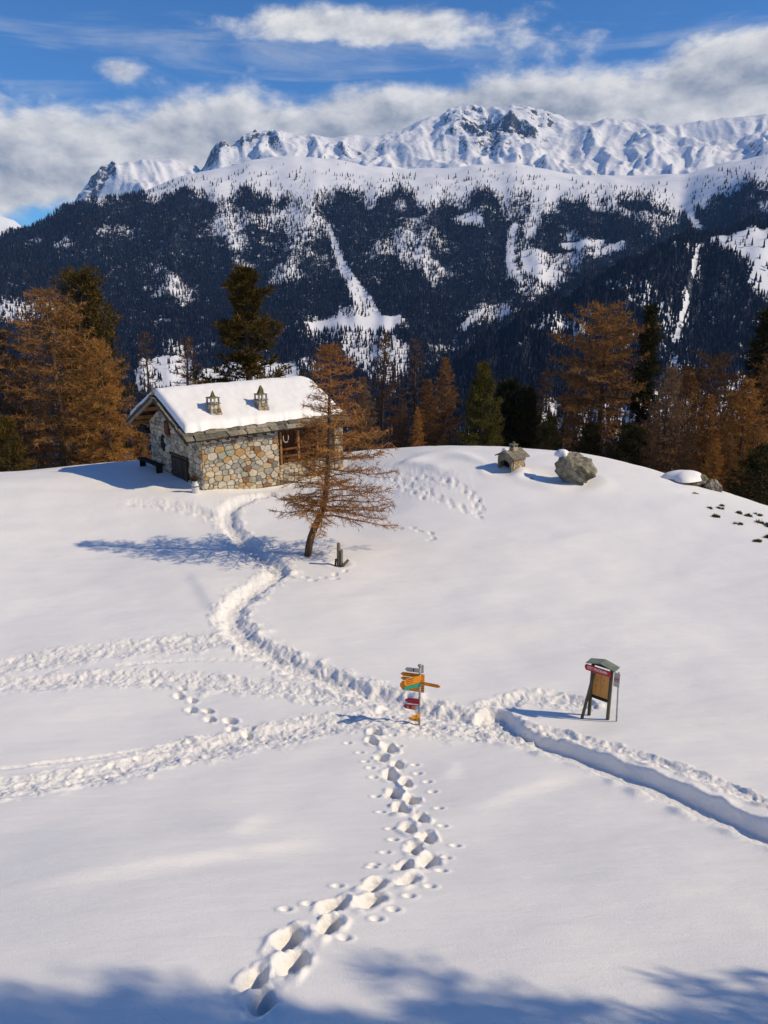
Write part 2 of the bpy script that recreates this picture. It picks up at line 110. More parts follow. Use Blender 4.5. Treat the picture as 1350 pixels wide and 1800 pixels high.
SPUR = [[(-15.8,405,-97.1),(-7.52,416,-103.4),(-3.24,428,-107.3),(1.95,450,-113.6),(5.39,480,-121.3),(9.64,518,-130.2),(13.78,574,-143.1),(17.78,630,-154.9),(20.86,699,-169.6),(22.73,742,-178.2),(24.9,765,-180.7),(27.0,788,-182.8),(41.57,855,-165.8)],[(-15.72,558,-126.4),(-7.46,574,-127.7),(-3.2,589,-126.4),(1.92,620,-126.1),(5.29,661,-127.9),(9.45,713,-130.9),(13.48,790,-137.0),(17.37,868,-141.2),(20.35,963,-148.9),(22.16,1023,-153.3),(24.29,1054,-154.8),(26.34,1085,-155.7),(40.7,1178,-135.3)],[(-15.79,720,-177.6),(-7.45,740,-165.6),(-3.19,760,-151.5),(1.9,800,-134.7),(5.22,853,-121.3),(9.27,920,-109.2),(13.19,1020,-97.6),(16.94,1120,-82.7),(19.81,1243,-72.1),(21.54,1320,-65.3),(23.62,1360,-63.9),(25.62,1400,-61.3),(39.7,1520,-33.6)],[(-15.87,900,-241.5),(-7.45,925,-206.5),(-3.17,950,-170.9),(1.87,1000,-126.8),(5.13,1067,-88.2),(9.07,1150,-51.3),(12.86,1275,-10.3),(16.46,1400,35.8),(19.2,1554,76.9),(20.86,1650,102.3),(22.88,1700,108.9),(24.82,1750,117.5),(38.58,1900,156.0)],[(-15.95,1008,-290.8),(-7.48,1036,-252.3),(-3.18,1064,-212.5),(1.88,1120,-163.7),(5.15,1195,-121.2),(9.12,1288,-80.8),(12.92,1428,-36.4),(16.53,1568,13.8),(19.29,1740,57.9),(20.96,1848,85.3),(22.98,1904,92.2),(24.92,1960,101.4),(38.71,2128,146.9)],[(-16.17,1215,-418.3),(-7.59,1249,-374.2),(-3.23,1282,-326.9),(1.91,1350,-269.6),(5.23,1440,-220.9),(9.25,1552,-175.4),(13.09,1721,-127.3),(16.75,1890,-71.4),(19.53,2098,-24.9),(21.22,2228,4.2),(23.26,2295,11.2),(25.22,2362,21.2),(39.09,2565,83.8)]]
CRAGS = [(-10.99,5050,1.3,1),(-9.27,5120,1.5,1),(-7.42,4950,1.5,0.6),(-18.65,5000,1.2,1),(-19.24,4900,0.8,1),(-17.72,5150,0.8,0.7),(5.3,5050,1.5,1),(6.09,4800,2.0,0.9),(7.8,4650,2.0,1),(10.12,5050,1.4,0.9),(10.7,4900,1.0,0.7),(0.95,4950,1.5,0.45),(-2.1,4800,1.5,0.4),(16.49,4900,1.2,0.5),(17.25,4600,1.0,0.5)]
CLEARINGS = [([(-165,2432),(-156,2377),(-147,2323),(-136,2260),(-125,2195),(-112,2144),(-97,2051),(-83,1966),(-69,1878),(-56,1821),(-44,1765),(-25,1774),(-6,1765),(-15,1845),(-24,1904),(-37,1954),(-52,2016),(-66,2058),(-84,2121),(-103,2187),(-117,2250),(-131,2320),(-145,2377),(-158,2433)],0.06),([(-164,1717),(-147,1760),(-127,1764),(-105,1739),(-86,1731),(-67,1719),(-49,1740),(-31,1767),(-13,1779),(5,1747),(23,1771),(41,1753),(30,1665),(15,1607),(-1,1603),(-18,1665),(-35,1663),(-53,1652),(-71,1658),(-88,1663),(-105,1674),(-123,1693),(-138,1672),(-151,1635)],0),([(-83,1557),(-62,1589),(-41,1632),(-21,1643),(-2,1579),(17,1594),(33,1546),(48,1486),(43,1421),(39,1354),(26,1294),(15,1253),(4,1225),(-7,1238),(-20,1266),(-33,1292),(-44,1346),(-55,1402),(-67,1433),(-75,1494)],0.35),([(153,1686),(172,1719),(194,1768),(225,1803),(198,1692),(179,1651),(164,1650)],0.1),([(374,2430),(359,2371),(341,2293),(333,2241),(325,2194),(320,2128),(314,2068),(329,1997),(350,2006),(366,1982),(345,2043),(346,2110),(347,2178),(353,2231),(359,2285),(376,2362),(390,2421)],0.1),([(372,2243),(394,2236),(417,2239),(445,2217),(413,2126),(440,2128),(462,2107),(438,2022),(414,2026),(384,2001),(370,2041),(357,2092),(365,2170)],0.12),([(491,2298),(519,2299),(539,2271),(561,2265),(589,2284),(614,2287),(595,2239),(558,2216),(529,2220),(514,2254),(492,2262)],0.05),([(537,2157),(575,2206),(609,2235),(631,2235),(652,2229),(631,2175),(606,2180),(578,2172)],0.1),([(211,2508),(239,2520),(267,2528),(298,2464),(282,2423),(256,2449),(228,2467)],0.15),([(468,2657),(515,2666),(484,2544),(470,2492),(454,2433),(436,2365),(421,2311),(398,2314),(412,2381),(425,2445),(439,2518),(452,2578)],0.2),([(947,2734),(913,2580),(897,2492),(874,2389),(873,2329),(893,2314),(891,2385),(909,2456),(929,2536),(977,2735)],0),([(551,1456),(533,1413),(523,1390),(512,1364),(500,1336),(491,1315),(479,1290),(467,1264),(456,1239),(445,1218),(433,1194),(421,1168),(431,1168),(442,1193),(456,1224),(469,1252),(482,1282),(493,1307),(505,1332),(516,1358),(525,1378),(535,1400),(545,1423),(565,1470)],0),([(601,1553),(612,1534),(630,1534),(642,1520),(658,1521),(676,1526),(733,1544),(754,1551),(774,1556),(774,1518),(759,1483),(750,1461),(742,1441),(734,1423),(728,1406),(721,1389),(713,1370),(704,1348),(693,1323),(683,1300),(673,1277),(668,1294),(660,1303),(652,1314),(641,1320),(641,1348),(628,1350),(619,1360),(609,1368),(621,1385),(632,1400),(630,1426),(625,1445),(610,1447),(598,1457),(592,1479)],0.04),([(558,1476),(541,1438),(520,1418),(508,1423),(494,1422),(500,1437),(521,1458),(527,1433),(548,1453),(565,1458),(581,1492)],0.3),([(-367,1151),(-384,1217),(-394,1262),(-401,1299),(-401,1346),(-392,1367),(-385,1396),(-369,1391),(-364,1429),(-338,1387),(-324,1335),(-310,1284),(-293,1218),(-275,1150),(-290,1158),(-303,1155),(-312,1143),(-327,1148),(-338,1142),(-351,1141)],0.08),([(-282,1160),(-292,1222),(-302,1291),(-293,1321),(-281,1342),(-267,1353),(-253,1352),(-238,1351),(-222,1344),(-209,1356),(-197,1370),(-183,1379),(-169,1383),(-154,1380),(-144,1315),(-133,1237),(-122,1155),(-134,1161),(-147,1164),(-159,1159),(-170,1154),(-182,1148),(-194,1146),(-206,1150),(-219,1152),(-233,1162),(-246,1165),(-256,1156),(-267,1148)],0.1),([(151,746),(161,794),(173,852),(184,904),(196,913),(211,936),(208,912),(204,885),(200,857),(194,825),(184,819),(164,768)],0.1),([(178,719),(186,749),(192,769),(199,796),(205,817),(219,870),(239,912),(249,914),(251,888),(276,941),(291,960),(301,961),(305,941),(321,961),(334,970),(357,1007),(375,1026),(387,1029),(393,1018),(404,1018),(421,1034),(445,1066),(453,1061),(470,1075),(490,1098),(512,1124),(524,1125),(546,1149),(555,1145),(544,1119),(532,1091),(523,1068),(508,1036),(493,1002),(484,980),(470,949),(456,918),(448,898),(437,875),(419,856),(402,840),(410,876),(409,894),(393,877),(361,826),(371,870),(358,861),(341,841),(318,805),(322,838),(315,841),(295,813),(278,788),(272,794),(253,762),(247,768),(249,799),(238,792),(209,720),(213,761),(212,787),(192,741)],0.35)]

# ---- terrain (numpy only) ----
def pnoise(x, y, seed=0):
    xi = np.floor(x).astype(np.int64); yi = np.floor(y).astype(np.int64)
    xf = x - xi; yf = y - yi
    def grad(ix, iy):
        h = (ix * 374761393 + iy * 668265263 + seed * 974634777) & 0xFFFFFFFF
        h = ((h ^ (h >> 13)) * 1274126177) & 0xFFFFFFFF
        h = (h ^ (h >> 16)) & 0xFFFF
        return h * (2 * math.pi / 65536.0)
    def dot(ix, iy, dx, dy):
        g = grad(ix, iy)
        return np.cos(g) * dx + np.sin(g) * dy
    u = xf * xf * xf * (xf * (xf * 6 - 15) + 10); v = yf * yf * yf * (yf * (yf * 6 - 15) + 10)
    a = dot(xi, yi, xf, yf); b = dot(xi + 1, yi, xf - 1, yf)
    c = dot(xi, yi + 1, xf, yf - 1); d = dot(xi + 1, yi + 1, xf - 1, yf - 1)
    return (a + (b - a) * u + (c - a) * v + (a - b - c + d) * u * v) * 1.5

def fbm(x, y, o=4, seed=0, gain=0.5, lac=2.03):
    r = 0.0; a = 1.0
    for k in range(o):
        r = r + a * pnoise(x, y, seed + k * 17); x = x * lac + 11.3; y = y * lac + 5.7; a *= gain
    return r

def ridged(x, y, o=4, seed=0, gain=0.5):
    r = 0.0; a = 1.0; w = 1.0
    for k in range(o):
        n = 1 - np.abs(pnoise(x, y, seed + k * 31)); n = n * n * w
        w = np.clip(n * 1.6, 0, 1); r = r + a * n; x = x * 2.07 + 3.1; y = y * 2.07 + 7.7; a *= gain
    return r

def sstep(a, b, x):
    t = np.clip((x - a) / (b - a), 0, 1); return t * t * (3 - 2 * t)

CP = np.array(GROUND_CP, dtype=float)
def _rbf_fit(P, lam=0.02):
    n = len(P); d = np.sqrt(((P[:, None, :2] - P[None, :, :2]) ** 2).sum(-1))
    A = np.zeros((n + 3, n + 3)); A[:n, :n] = d + 0 * d; A[:n, :n] -= lam * np.eye(n)
    Q = np.c_[np.ones(n), P[:, :2]]; A[:n, n:] = Q; A[n:, :n] = Q.T
    return np.linalg.solve(A, np.r_[P[:, 2], 0, 0, 0])
def _warp(x, y):                       # compress distance so the control spacing is even
    r = np.sqrt(x * x + y * y) + 1e-6; k = np.log(1 + r / 8.0) * 8.0 / r
    return x * k, y * k
_cw = CP.copy(); _cw[:, 0], _cw[:, 1] = _warp(CP[:, 0], CP[:, 1])
# multiquadric keeps the surface smooth at the control points
def _phi(d2): return np.sqrt(d2 + 9.0)
def _fit():
    n = len(_cw); d2 = ((_cw[:, None, :2] - _cw[None, :, :2]) ** 2).sum(-1)
    A = np.zeros((n + 3, n + 3)); A[:n, :n] = _phi(d2) + np.eye(n) * -0.03
    Q = np.c_[np.ones(n), _cw[:, :2]]; A[:n, n:] = Q; A[n:, :n] = Q.T
    return np.linalg.solve(A, np.r_[_cw[:, 2], 0, 0, 0])
_W = _fit()
def base_h(x, y):
    x = np.asarray(x, float); y = np.asarray(y, float)
    wx, wy = _warp(x, y); r = _W[-3] + _W[-2] * wx + _W[-1] * wy
    for k in range(len(_cw)):
        r = r + _W[k] * _phi((wx - _cw[k, 0]) ** 2 + (wy - _cw[k, 1]) ** 2)
    return r

# ---- mountains: each is a height function of compass bearing and range, built from level lines (bearing, range, height) ----
def _levels(tab, az):
    R = []; Z = []
    for lv in tab:
        a = np.array(lv, float)
        R.append(np.interp(az, a[:, 0], a[:, 1])); Z.append(np.interp(az, a[:, 0], a[:, 2]))
    return np.array(R), np.array(Z)
def mtn_h(tab, az, rho):
    az = np.asarray(az, float); rho = np.asarray(rho, float)
    R, Z = _levels(tab, az.ravel()); rr = rho.ravel(); n = len(tab)
    out = np.array(Z[0]); m = (Z[1:] - Z[:-1]) / np.maximum(R[1:] - R[:-1], 1e-3)
    T = np.empty_like(Z); T[0] = m[0]; T[-1] = m[-1]
    pr = m[1:] * m[:-1]; T[1:-1] = np.where(pr > 0, 2 * pr / (m[1:] + m[:-1] + 1e-9), 0.0)   # monotone tangents
    for k in range(n - 1):
        h = R[k + 1] - R[k]; t = (rr - R[k]) / np.maximum(h, 1e-3); s = (t >= 0) & (t <= 1.0001)
        t = np.clip(t, 0, 1); t2 = t * t; t3 = t2 * t
        v = (2*t3 - 3*t2 + 1) * Z[k] + (t3 - 2*t2 + t) * h * T[k] + (-2*t3 + 3*t2) * Z[k+1] + (t3 - t2) * h * T[k+1]
        out = np.where(s, v, out)
    out = np.where(rr > R[-1], Z[-1], out)
    return out.reshape(az.shape)
def slope_h(x, y):
    az = np.degrees(np.arctan2(x, y)); rho = np.hypot(x, y)
    h = mtn_h(MOUNTAIN, az, rho)
    g = ridged(az * 0.33 + 0.12 * fbm(az * .4, rho / 700., 2, 5), rho / 1500., 4, 71)      # gullies run down the fall line
    k = sstep(1000, 1500, rho) * (1 - 0.7 * sstep(2500, 2900, rho))
    return h + k * (g - 0.95) * 12 + fbm(x / 160., y / 160., 4, 9) * 6 * sstep(900, 1300, rho)
def spur_h(x, y):
    az = np.degrees(np.arctan2(x, y)); rho = np.hypot(x, y)
    return mtn_h(SPUR, az, rho) + (ridged(az * .5, rho / 700., 3, 33) - .9) * 14 + fbm(x / 90., y / 90., 4, 19) * 3
def peak_h(x, y):
    az = np.degrees(np.arctan2(x, y)); rho = np.hypot(x, y)
    h = mtn_h(PEAKS, az, rho)
    crag = np.zeros_like(h)
    for (a, b, r, k) in CRAGS: crag = np.maximum(crag, k * np.exp(-((az - a) / r) ** 2 - ((rho - b) / (r * 110.)) ** 2))
    wx = x + 120 * fbm(x / 500., y / 500., 2, 61); wy = y + 120 * fbm(x / 500., y / 500., 2, 62)
    sp = .55 * ridged(az * .20 + .25 * fbm(az * .3, rho / 700., 3, 3), rho / 1100. + az * .10, 3, 41, 0.5) + .45 * ridged(wx / 900. + wy / 2400., wy / 800., 4, 43, .42)
    crest = np.exp(-((rho - 5200) / 170.) ** 2)
    amp = (80 + 80 * crag) * (1 - .72 * crest)
    return h + (sp - 1.0) * amp + fbm(x / 210., y / 210., 5, 29, .55) * (3 + 30 * crag) + (ridged(wx / 150. + wy / 400., wy / 190., 4, 47, .55) - .9) * (2.5 + 34 * crag) + (ridged(az * .95 + .5 * fbm(x / 420., y / 420., 3, 83), rho / 1300., 3, 85, .5) - .9) * (13 * (1 - crest))


# ------------------------------------------------------------------ helpers
def tag(o, label=None, cat=None, group=None, kind=None):
    if label: o['label'] = label
    if cat: o['category'] = cat
    if group: o['group'] = group
    if kind: o['kind'] = kind
    return o
def np_mesh(name, verts, faces, mat=None, smooth=True, mats=None, midx=None):
    """verts (n,3); faces (m,3) or (m,4) arrays"""
    me = bpy.data.meshes.new(name); verts = np.asarray(verts, np.float32); faces = np.asarray(faces, np.int32); k = faces.shape[1]
    me.vertices.add(len(verts)); me.vertices.foreach_set('co', verts.ravel())
    me.loops.add(faces.size); me.loops.foreach_set('vertex_index', faces.ravel())
    me.polygons.add(len(faces)); me.polygons.foreach_set('loop_start', np.arange(0, faces.size, k, dtype=np.int32))
    me.polygons.foreach_set('use_smooth', np.full(len(faces), smooth))
    for m in (mats or ([mat] if mat else [])): me.materials.append(m)
    if midx is not None: me.polygons.foreach_set('material_index', np.asarray(midx, np.int32))
    me.update(calc_edges=True)
    return me
def link(name, me, parent=None):
    o = bpy.data.objects.new(name, me); col.objects.link(o); o.parent = parent
    return o
def empty(name, loc, rz=0.0):
    o = bpy.data.objects.new(name, None); col.objects.link(o); o.location = loc; o.rotation_euler = (0, 0, rz); o.empty_display_size = .3
    return o
def grid_faces(nr, nc):
    i = np.arange(nr - 1)[:, None] * nc + np.arange(nc - 1)[None, :]
    return np.stack([i, i + 1, i + nc + 1, i + nc], -1).reshape(-1, 4)
def new_mat(name, rough=.8, spec=.2):
    m = bpy.data.materials.new(name); m.use_nodes = True; t = m.node_tree; b = t.nodes['Principled BSDF']
    b.inputs['Roughness'].default_value = rough; b.inputs['Specular IOR Level'].default_value = spec
    return m, t, b
def bump(t, b, h, strength=.3, dist=.02):
    n = N(t, 'ShaderNodeBump'); n.inputs['Strength'].default_value = strength; n.inputs['Distance'].default_value = dist
    t.links.new(h, n.inputs['Height']); t.links.new(n.outputs[0], b.inputs['Normal'])
    return n
def obj_vec(t, scale=(1, 1, 1)):
    c = N(t, 'ShaderNodeTexCoord'); m = N(t, 'ShaderNodeMapping'); m.inputs['Scale'].default_value = scale
    t.links.new(c.outputs['Object'], m.inputs[0]); return m.outputs[0]
def mottled(name, c1, c2, scale=6.0, rough=.85, bs=.4, bd=.01, stretch=(1, 1, 1), c3=None, spec=.2):
    m, t, b = new_mat(name, rough, spec); v = obj_vec(t, stretch)
    f = mapr(t, noise(t, v, scale, 6, .6), .33, .67); c = mixc(t, f, c1, c2)
    if c3: c = mixc(t, mapr(t, noise(t, v, scale * .37, 5, .6), .52, .66), c, c3)
    t.links.new(c, b.inputs['Base Color'])
    bump(t, b, noise(t, v, scale * 4, 8, .65), bs, bd)
    return m

# ------------------------------------------------------------------ snow
def snow_material():
    m, t, b = new_mat('snow', .55, .25)
    v = obj_vec(t)
    f = noise(t, v, .35, 4, .5)
    t.links.new(mixc(t, f, (.86, .85, .835), (.90, .89, .875)), b.inputs['Base Color'])
    b.inputs['Subsurface Weight'].default_value = 0.0
    vs = obj_vec(t, (1.0, 3.2, 1.0))                                     # wind ripples
    h = math_node(t, 'ADD', math_node(t, 'MULTIPLY', noise(t, vs, 2.2, 6, .60, .5), .9), math_node(t, 'MULTIPLY', noise(t, v, 46., 4, .65), .42))
    tr = N(t, 'ShaderNodeAttribute', attribute_name='trod')                # trodden snow is crumbly
    vo = N(t, 'ShaderNodeTexVoronoi', feature='F1'); vo.inputs['Scale'].default_value = 9.; t.links.new(v, vo.inputs['Vector'])
    cr = math_node(t, 'ADD', math_node(t, 'MULTIPLY', noise(t, v, 13., 6, .68), 1.6), math_node(t, 'MULTIPLY', vo.outputs['Distance'], -.7))
    h = math_node(t, 'ADD', h, math_node(t, 'MULTIPLY', math_node(t, 'MULTIPLY', cr, tr.outputs['Fac']), 2.6))
    bump(t, b, h, .38, .05)
    return m
M_SNOW = snow_material()

def seg_dist(x, y, pts):
    """distance to a polyline, with running length and signed side"""
    best = np.full(x.shape, 1e9); s0 = 0.0; S = np.zeros(x.shape); side = np.zeros(x.shape)
    for (ax, ay), (bx, by) in zip(pts[:-1], pts[1:]):
        dx, dy = bx - ax, by - ay; L = math.hypot(dx, dy) + 1e-9
        t = np.clip(((x - ax) * dx + (y - ay) * dy) / (L * L), 0, 1)
        d = np.hypot(x - ax - t * dx, y - ay - t * dy); k = d < best
        best = np.where(k, d, best); S = np.where(k, s0 + t * L, S); side = np.where(k, np.sign((x - ax) * dy - (y - ay) * dx), side)
        s0 += L
    return best, S, side
def smooth_line(p, it=2):
    p = [tuple(q) for q in p]
    for _ in range(it):
        r = [p[0]]
        for a, b in zip(p[:-1], p[1:]):
            r += [(.75 * a[0] + .25 * b[0], .75 * a[1] + .25 * b[1]), (.25 * a[0] + .75 * b[0], .25 * a[1] + .75 * b[1])]
        p = r + [p[-1]]
    return p
def bumps(x, y, seed, fill):
    """field of separate rounded bumps, one at most per cell"""
    xi = np.floor(x).astype(np.int64); yi = np.floor(y).astype(np.int64); out = np.zeros(x.shape)
    for i in (-1, 0, 1):
        for j in (-1, 0, 1):
            h = ((xi + i) * 374761393 + (yi + j) * 668265263 + seed * 974634777) & 0xFFFFFFFF; h = ((h ^ (h >> 13)) * 1274126177) & 0xFFFFFFFF; h = h ^ (h >> 16)
            fx = (h & 255) / 255.; fy = ((h >> 8) & 255) / 255.; fs = ((h >> 16) & 255) / 255.; r = .28 + .42 * fs
            d2 = ((x - xi - i - fx) ** 2 + (y - yi - j - fy) ** 2) / (r * r)
            out = np.where(((h >> 24) & 255) < 255 * fill, np.maximum(out, np.sqrt(np.clip(1 - d2, 0, 1)) * (.5 + .8 * fs)), out)
    return out
TROD = []; PR = []
SCOURS = []      # (x, y, radius, depth, rim) hollows the wind leaves round standing things
SCOURS = [(-2.92, 28.3, .55, .10, .03), (8.0, 37.2, 1.1, .16, .07), (9.0, 36.75, 1.25, .10, .05), (5.9, 38.0, .75, .10, .05), (-1.65, 27.35, .35, .06, .02), (.81, 15.93, .22, .05, .0), (-10.6, 38.6, .9, .06, .02)]
HUT_P, HUT_RZ = (-9.13, 38.33, .23), R(39.6)
def hut_local(x, y):
    c, s = math.cos(HUT_RZ), math.sin(HUT_RZ); dx = x - HUT_P[0]; dy = y - HUT_P[1]
    return c * dx + s * dy, -s * dx + c * dy

def ground_h(x, y):
    x = np.asarray(x, float); y = np.asarray(y, float); shp = x.shape; x = x.ravel(); y = y.ravel()
    z = base_h(x, y); r = np.hypot(x, y)
    far = 1 - sstep(60, 110, r)
    z = z + far * (fbm(x / 6.5, y / 4.5, 3, 3) * .09 + fbm(x / 2.4 + y / 5, y / 1.0 - x / 7, 3, 8) * .016 + fbm(x / .9 + y / 2, y / .30, 2, 12) * .0045) + (1 - far) * fbm(x / 25, y / 25, 4, 6) * 1.2
    for pts, h, wl, wr in DRIFTS:                    # wind drifts: a curved crest, steeper on one side
        p = np.array(pts); o = p[0]; L = np.hypot(*(p[-1] - o)); e1 = (p[-1] - o) / L; e2 = np.array([-e1[1], e1[0]])
        tt = (p - o) @ e1; nn = (p - o) @ e2; cf = np.polyfit(tt, nn, min(2, len(p) - 1))
        t = (x - o[0]) * e1[0] + (y - o[1]) * e1[1]; k = np.where((t > -.3 * L) & (t < 1.3 * L))[0]; t = t[k]
        n = (x[k] - o[0]) * e2[0] + (y[k] - o[1]) * e2[1] - np.polyval(cf, np.clip(t, 0, L)) + .06 * pnoise(t * 1.3, t * 0 + L, 31)
        z[k] += h * np.exp(-((t - L / 2) / (L * .42)) ** 4) * np.where(n > 0, np.exp(-(n / wr) ** 2), np.exp(-(n / wl) ** 2))
    rough = np.zeros(x.shape); carve = np.zeros(x.shape); up = np.zeros(x.shape)
    for ti, (pts, w, dep, berm, ro) in enumerate(TRAILS):
        pts = smooth_line(pts, 2); xs, ys = zip(*pts); k = np.where((x > min(xs) - 2.5) & (x < max(xs) + 2.5) & (y > min(ys) - 2.5) & (y < max(ys) + 2.5))[0]
        if not len(k): continue
        d, s, sd = seg_dist(x[k], y[k], pts)
        ww = w * (1 + .20 * pnoise(s * .8, sd * 3.1 + ti, 44 + ti) + .30 * pnoise(x[k] * 1.9, y[k] * 1.9, 61) + .22 * pnoise(x[k] * 4.7, y[k] * 4.7, 62))
        if ro < .5: ww = w * (1 + .06 * pnoise(s * .7, sd * 3.1 + ti, 44 + ti) + .07 * pnoise(x[k] * 3.3, y[k] * 3.3, 62))
        q = d / ww; lo = .74 if ro < .5 else .20
        carve[k] = np.maximum(carve[k], dep * (1 - sstep(lo, 1.12, q)))
        up[k] = np.maximum(up[k], berm * np.exp(-((q - 1.25) / .33) ** 2) * np.clip(.35 + 1.5 * pnoise(s * 2.1, sd * 5., 14 + ti), 0, 1.6))
        rough[k] = np.maximum(rough[k], ro * (1 - sstep(.8, 1.9, q)))
    # trodden snow: boot pits and loose clods that live only where people walked
    k = np.where(rough > .01)[0]; xx, yy = x[k], y[k]; ro = rough[k]
    wx = xx + .10 * pnoise(xx * 3, yy * 3, 90); wy = yy + .10 * pnoise(xx * 3, yy * 3, 91)
    TROD.append((k, ro))
    pit = bumps(wx * 4.0, wy * 4.0, 21, .8); clod = bumps(wx * 5.6 + 3, wy * 5.6, 22, .40) * .48 + bumps(wx * 10., wy * 10. + 1, 23, .6) * .36
    lump = -.032 * pit * sstep(.35, .85, ro) + .048 * clod * sstep(0, .5, ro + .35 * pnoise(xx * 1.6, yy * 1.6, 92)) + pnoise(wx * 8., wy * 8., 24) * .016 + pnoise(wx * 17., wy * 17., 25) * .009
    z += up - carve
    z[k] += lump * np.minimum(1, ro * 1.3)
    for (px_, py_, dx, dy, sc, dep) in PRINTS:
        k = np.where((np.abs(x - px_) < 1.0) & (np.abs(y - py_) < 1.0))[0]
        if not len(k): continue
        lx = ((x[k] - px_) * dx + (y[k] - py_) * dy) / (.185 * sc); ly = (-(x[k] - px_) * dy + (y[k] - py_) * dx) / (.115 * sc)
        q = np.hypot(lx, ly) * (1 + .16 * pnoise(x[k] * 5, y[k] * 5, 5))
        z[k] -= dep * (1 - sstep(.45, 1.15, q)) * (1 - .45 * sstep(-.9, .9, lx)) - dep * .13 * np.exp(-((q - 1.4) / .35) ** 2) * np.clip(.6 + 1.4 * pnoise(x[k] * 4, y[k] * 4, 6), 0, 2)
        z[k] += pnoise(x[k] * 12, y[k] * 12, 7) * .016 * (1 - sstep(1.0, 1.7, q)) + (np.abs(pnoise(x[k] * 6, y[k] * 6, 17)) - .2) * .03 * sc * (1 - sstep(.8, 1.9, q)); PR.append((k, 1 - sstep(.9, 1.7, q)))
    for (px_, py_) in POLE_HOLES:
        k = np.where((np.abs(x - px_) < .4) & (np.abs(y - py_) < .4))[0]
        q = np.hypot((x[k] - px_) / .075, (y[k] - py_) / .05); z[k] -= .05 * (1 - sstep(.4, 1.1, q)) - .012 * np.exp(-((q - 1.5) / .4) ** 2)
    for (px_, py_, rr, dep, rim) in SCOURS:
        k = np.where((np.abs(x - px_) < rr * 3) & (np.abs(y - py_) < rr * 3))[0]
        q = np.hypot(x[k] - px_, y[k] - py_) / rr; z[k] += -dep * (1 - sstep(.35, 1.1, q)) + rim * np.exp(-((q - 1.35) / .3) ** 2)
    lx, ly = hut_local(x, y)                        # trodden hollow along the hut's front
    z -= np.exp(-((ly + .2) / 1.35) ** 2) * (.10 + .34 * sstep(.5, 4, lx)) * sstep(-1.2, .2, lx) * (1 - sstep(8, 10.5, lx))
    return z.reshape(shp)
def gz(x, y): return float(ground_h(np.array([x]), np.array([y]))[0])

az_cols = np.concatenate([np.linspace(-88.5, -34.5, 44), np.linspace(-34, 34, 680), np.linspace(34.5, 88.5, 44)])
rr_ = [1.0]
while rr_[-1] < 430:
    r = rr_[-1]
    rr_.append(r + (.35 if r < 4.6 else min((.0016 if r < 10 else .00105 if r < 33 else .0019) * (r * r + 90) / 9.5, .26 if r < 54 else .26 + (r - 54) * .06)))
rr_ = np.array(rr_)
AZ, RR = np.meshgrid(np.radians(az_cols), rr_)
GX = RR * np.sin(AZ); GY = RR * np.cos(AZ)
# the sheet also runs on behind the camera
back = []
TROD.clear(); PR.clear(); GZ = ground_h(GX, GY)
trod_v = np.zeros(GX.size); trod_v[TROD[0][0]] = np.clip(TROD[0][1], 0, 1)
for k, w in PR: trod_v[k] = np.maximum(trod_v[k], .7 * w)
snow = link('snow_ground', np_mesh('snow_ground', np.stack([GX, GY, GZ], -1).reshape(-1, 3), grid_faces(*GX.shape)[:, ::-1], M_SNOW))
tag(snow, kind='structure'); snow_me = snow.data; _a = snow_me.attributes.new('trod', 'FLOAT', 'POINT'); _a.data.foreach_set('value', trod_v.astype(np.float32))
bx_, by_ = np.meshgrid(np.linspace(-60, 60, 61), np.linspace(-60, 0.9, 32))
bz = ground_h(bx_, by_) - .02
k = link('snow_bank', np_mesh('snow_bank', np.stack([bx_, by_, bz], -1).reshape(-1, 3), grid_faces(*bx_.shape), M_SNOW)); tag(k, kind='structure')

# ------------------------------------------------------------------ mountains
def mountain_material(name, rock=(.055, .062, .075), attr='rock', snowc=(.86, .87, .90), bd=8.0, sc=.012, amp=2.3):
    m, t, b = new_mat(name, .7, .15)
    a = N(t, 'ShaderNodeAttribute', attribute_name=attr); v = obj_vec(t)
    n = math_node(t, 'MULTIPLY_ADD', noise(t, v, sc, 9, .68), .6, math_node(t, 'MULTIPLY', noise(t, v, sc * 4.5, 6, .6), .4))
    f = mapr(t, math_node(t, 'ADD', a.outputs['Fac'], math_node(t, 'MULTIPLY', math_node(t, 'SUBTRACT', n, .5), amp)), .42, .58)
    rc = mixc(t, noise(t, v, sc * 3, 5, .6), rock, tuple(c * 2.2 for c in rock))
    c = mixc(t, f, snowc, rc)
    t.links.new(c, b.inputs['Base Color'])
    bump(t, b, noise(t, v, sc * 2, 10, .62), .55, bd)
    return m
def set_attr(me, name, vals):
    a = me.attributes.new(name, 'FLOAT', 'POINT'); a.data.foreach_set('value', np.asarray(vals, np.float32).ravel())
def polar_mesh(name, fn, azs, rhos, mat, rockfn=None):
    A, Q = np.meshgrid(np.radians(azs), rhos); X = Q * np.sin(A); Y = Q * np.cos(A); Z = fn(X, Y)
    me = np_mesh(name, np.stack([X, Y, Z], -1).reshape(-1, 3), grid_faces(*X.shape)[:, ::-1], mat)
    if rockfn is not None: set_attr(me, 'rock', rockfn(X, Y, Z))
    o = link(name, me); tag(o, kind='structure'); return o
def steep(X, Y, Z):
    du = np.gradient(Z, axis=0) / (np.hypot(np.gradient(X, axis=0), np.gradient(Y, axis=0)) + 1e-6)
    dv = np.gradient(Z, axis=1) / (np.hypot(np.gradient(X, axis=1), np.gradient(Y, axis=1)) + 1e-6)
    return np.hypot(du, dv)
